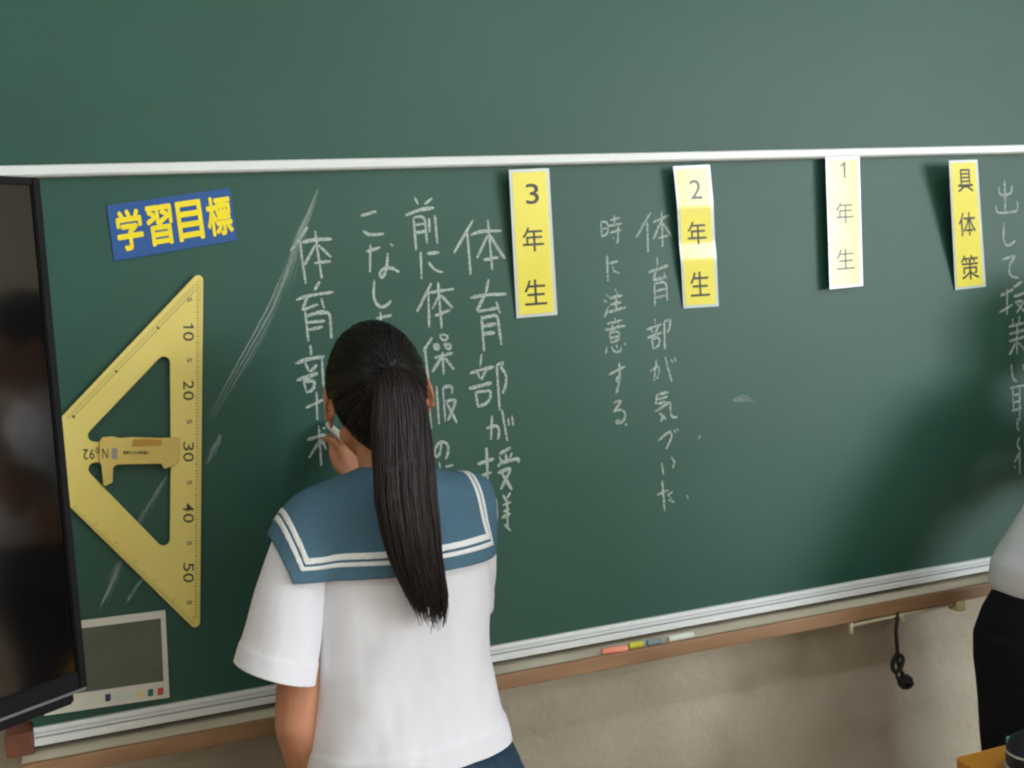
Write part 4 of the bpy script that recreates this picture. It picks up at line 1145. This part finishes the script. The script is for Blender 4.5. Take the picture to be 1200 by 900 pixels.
Tb = lambda v: HMb @ Vector(v)
hb_ = hair_cap(TABb, Tb, 1.0, boy, 'hair')
crown = V(0, -.35, .93).normalized()
for i in range(1300):
    phi = random.uniform(-180, 180); d0 = hairline_dir(phi, TABb); t0 = random.random() ** .7
    st = slerp(crown, d0, t0 * .85); pts = []; ex = random.uniform(0, .004)
    for k in range(6):
        d = slerp(st, (d0 + V(0, 0, -.05)).normalized(), k / 5 * .55); pts.append(Tb(hair_pt(d, ex + .003 * k / 5)))
    r = random.uniform(.0009, .0016); hb_.tube(pts, [r, r, r, r, r * .8, r * .4], 3, False)
hb_.build('hair', 'hair', boy)

for q_ in [q for q in bpy.data.objects if q.type == 'MESH' and (q.parent == boy or (q.parent and q.parent.parent == boy))]:
    q_.data.transform(Matrix.Diagonal((1, 1, .962, 1)))
# a classmate outside the picture, mirrored in the television
def copy_tree(o, parent=None):
    c = o.copy(); COL.objects.link(c); c.parent = parent
    for ch in [q for q in bpy.data.objects if q.parent == o]: copy_tree(ch, c)
    return c
mate = copy_tree(boy)
def mirrored(px, py, dist):
    r = ray(px, py).normalized(); t = (V(edge.x, edge.y, 0) - V(CAM.x, CAM.y, 0)).dot(nrm) / r.dot(nrm); hit = CAM + r * t
    return hit + (r - nrm * 2 * r.dot(nrm)) * dist
hp_ = mirrored(24, 395, 1.65); mate.scale = (1.07, 1.07, 1.07); mate.rotation_euler = (0, 0, math.radians(152))
off_ = Matrix.Rotation(math.radians(152), 3, 'Z') @ V(.345, .06, 0) * 1.07
mate.location = (hp_.x - off_.x, hp_.y - off_.y, 0)
mate['label'] = 'student in a white shirt seen only as a dark reflection in the television'

# ------------------------------------------------------------------ desk at the lower right
DZ = .76
dc = atz(1117, 888.5, DZ)
dk = empty('desk', (dc.x + .33, dc.y - .23, 0), 'honey coloured wooden desk at the lower right corner', 'desk')
DW, DD = .65, .46
g = G(); 
lp = rounded([(dc.x, dc.y), (dc.x + DW, dc.y), (dc.x + DW, dc.y - DD), (dc.x, dc.y - DD)], .012)
c = bmesh.new(); vv = [c.verts.new((x, y, DZ - .022)) for x, y in lp]; fc = c.faces.new(vv)
ex = bmesh.ops.extrude_face_region(c, geom=[fc]); bmesh.ops.translate(c, verts=[v for v in ex['geom'] if isinstance(v, bmesh.types.BMVert)], vec=(0, 0, .022))
bmesh.ops.recalc_face_normals(c, faces=c.faces[:])
G().bm(c).build('desk_top', 'desk', dk, smooth=False)
for sx in (.04, DW - .04):
    for sy in (-.04, -DD + .04):
        g = G(); x, y = dc.x + sx, dc.y + sy
        g.tube([(x, y, DZ - .0225), (x, y, .012)], .013, 14); g.tube([(x, y, .014), (x, y, 0)], .016, 14); g.build('leg', 'desk_leg', dk, auto=40)
    g = G(); g.tube([(dc.x + sx, dc.y - .04, .09), (dc.x + sx, dc.y - DD + .04, .09)], .010, 12); g.build('side_rail', 'desk_leg', dk)
G().box((dc.x + .06, dc.y - DD + .05, DZ - .14), (dc.x + DW - .06, dc.y - .05, DZ - .125), .002).build('book_shelf', 'desk_leg', dk, smooth=False)
# things on it
pc = atz(1217, 905, DZ); 
R0 = .046
po = empty('pouch', (pc.x, pc.y, DZ), 'dark round pouch with a pale piped rim lying on the desk', 'pouch')
pc = V(pc.x, pc.y, DZ)
g = G(); g.loft([(pc.x, pc.y, DZ + .0005, R0 * .82, R0 * .82), (pc.x, pc.y, DZ + .006, R0 * .95, R0 * .95), (pc.x, pc.y, DZ + .018, R0, R0), (pc.x, pc.y, DZ + .036, R0 * .97, R0 * .97), (pc.x, pc.y, DZ + .050, R0 * .84, R0 * .84), (pc.x, pc.y, DZ + .059, R0 * .55, R0 * .55), (pc.x, pc.y, DZ + .062, R0 * .2, R0 * .2)], 40)
g.build('body', 'pouch', po)
for zz, rr in ((.010, .990), (.033, .955)):
    g = G(); g.tube([pc + V(R0 * rr * math.cos(a_), R0 * rr * math.sin(a_), zz) for a_ in [i * 2 * math.pi / 40 for i in range(41)]], .0022, 8); g.build('piping', 'piping', po)
ec = atz(1187, 871, DZ)
g = G(); g.box((ec.x - .009, ec.y - .014, DZ), (ec.x + .016, ec.y + .006, DZ + .011), .002)
o = g.build('eraser', 'cyan', None, origin=(ec.x, ec.y, DZ), smooth=False); tag(o, 'small mint green eraser on the desk behind the dark pouch', 'eraser')
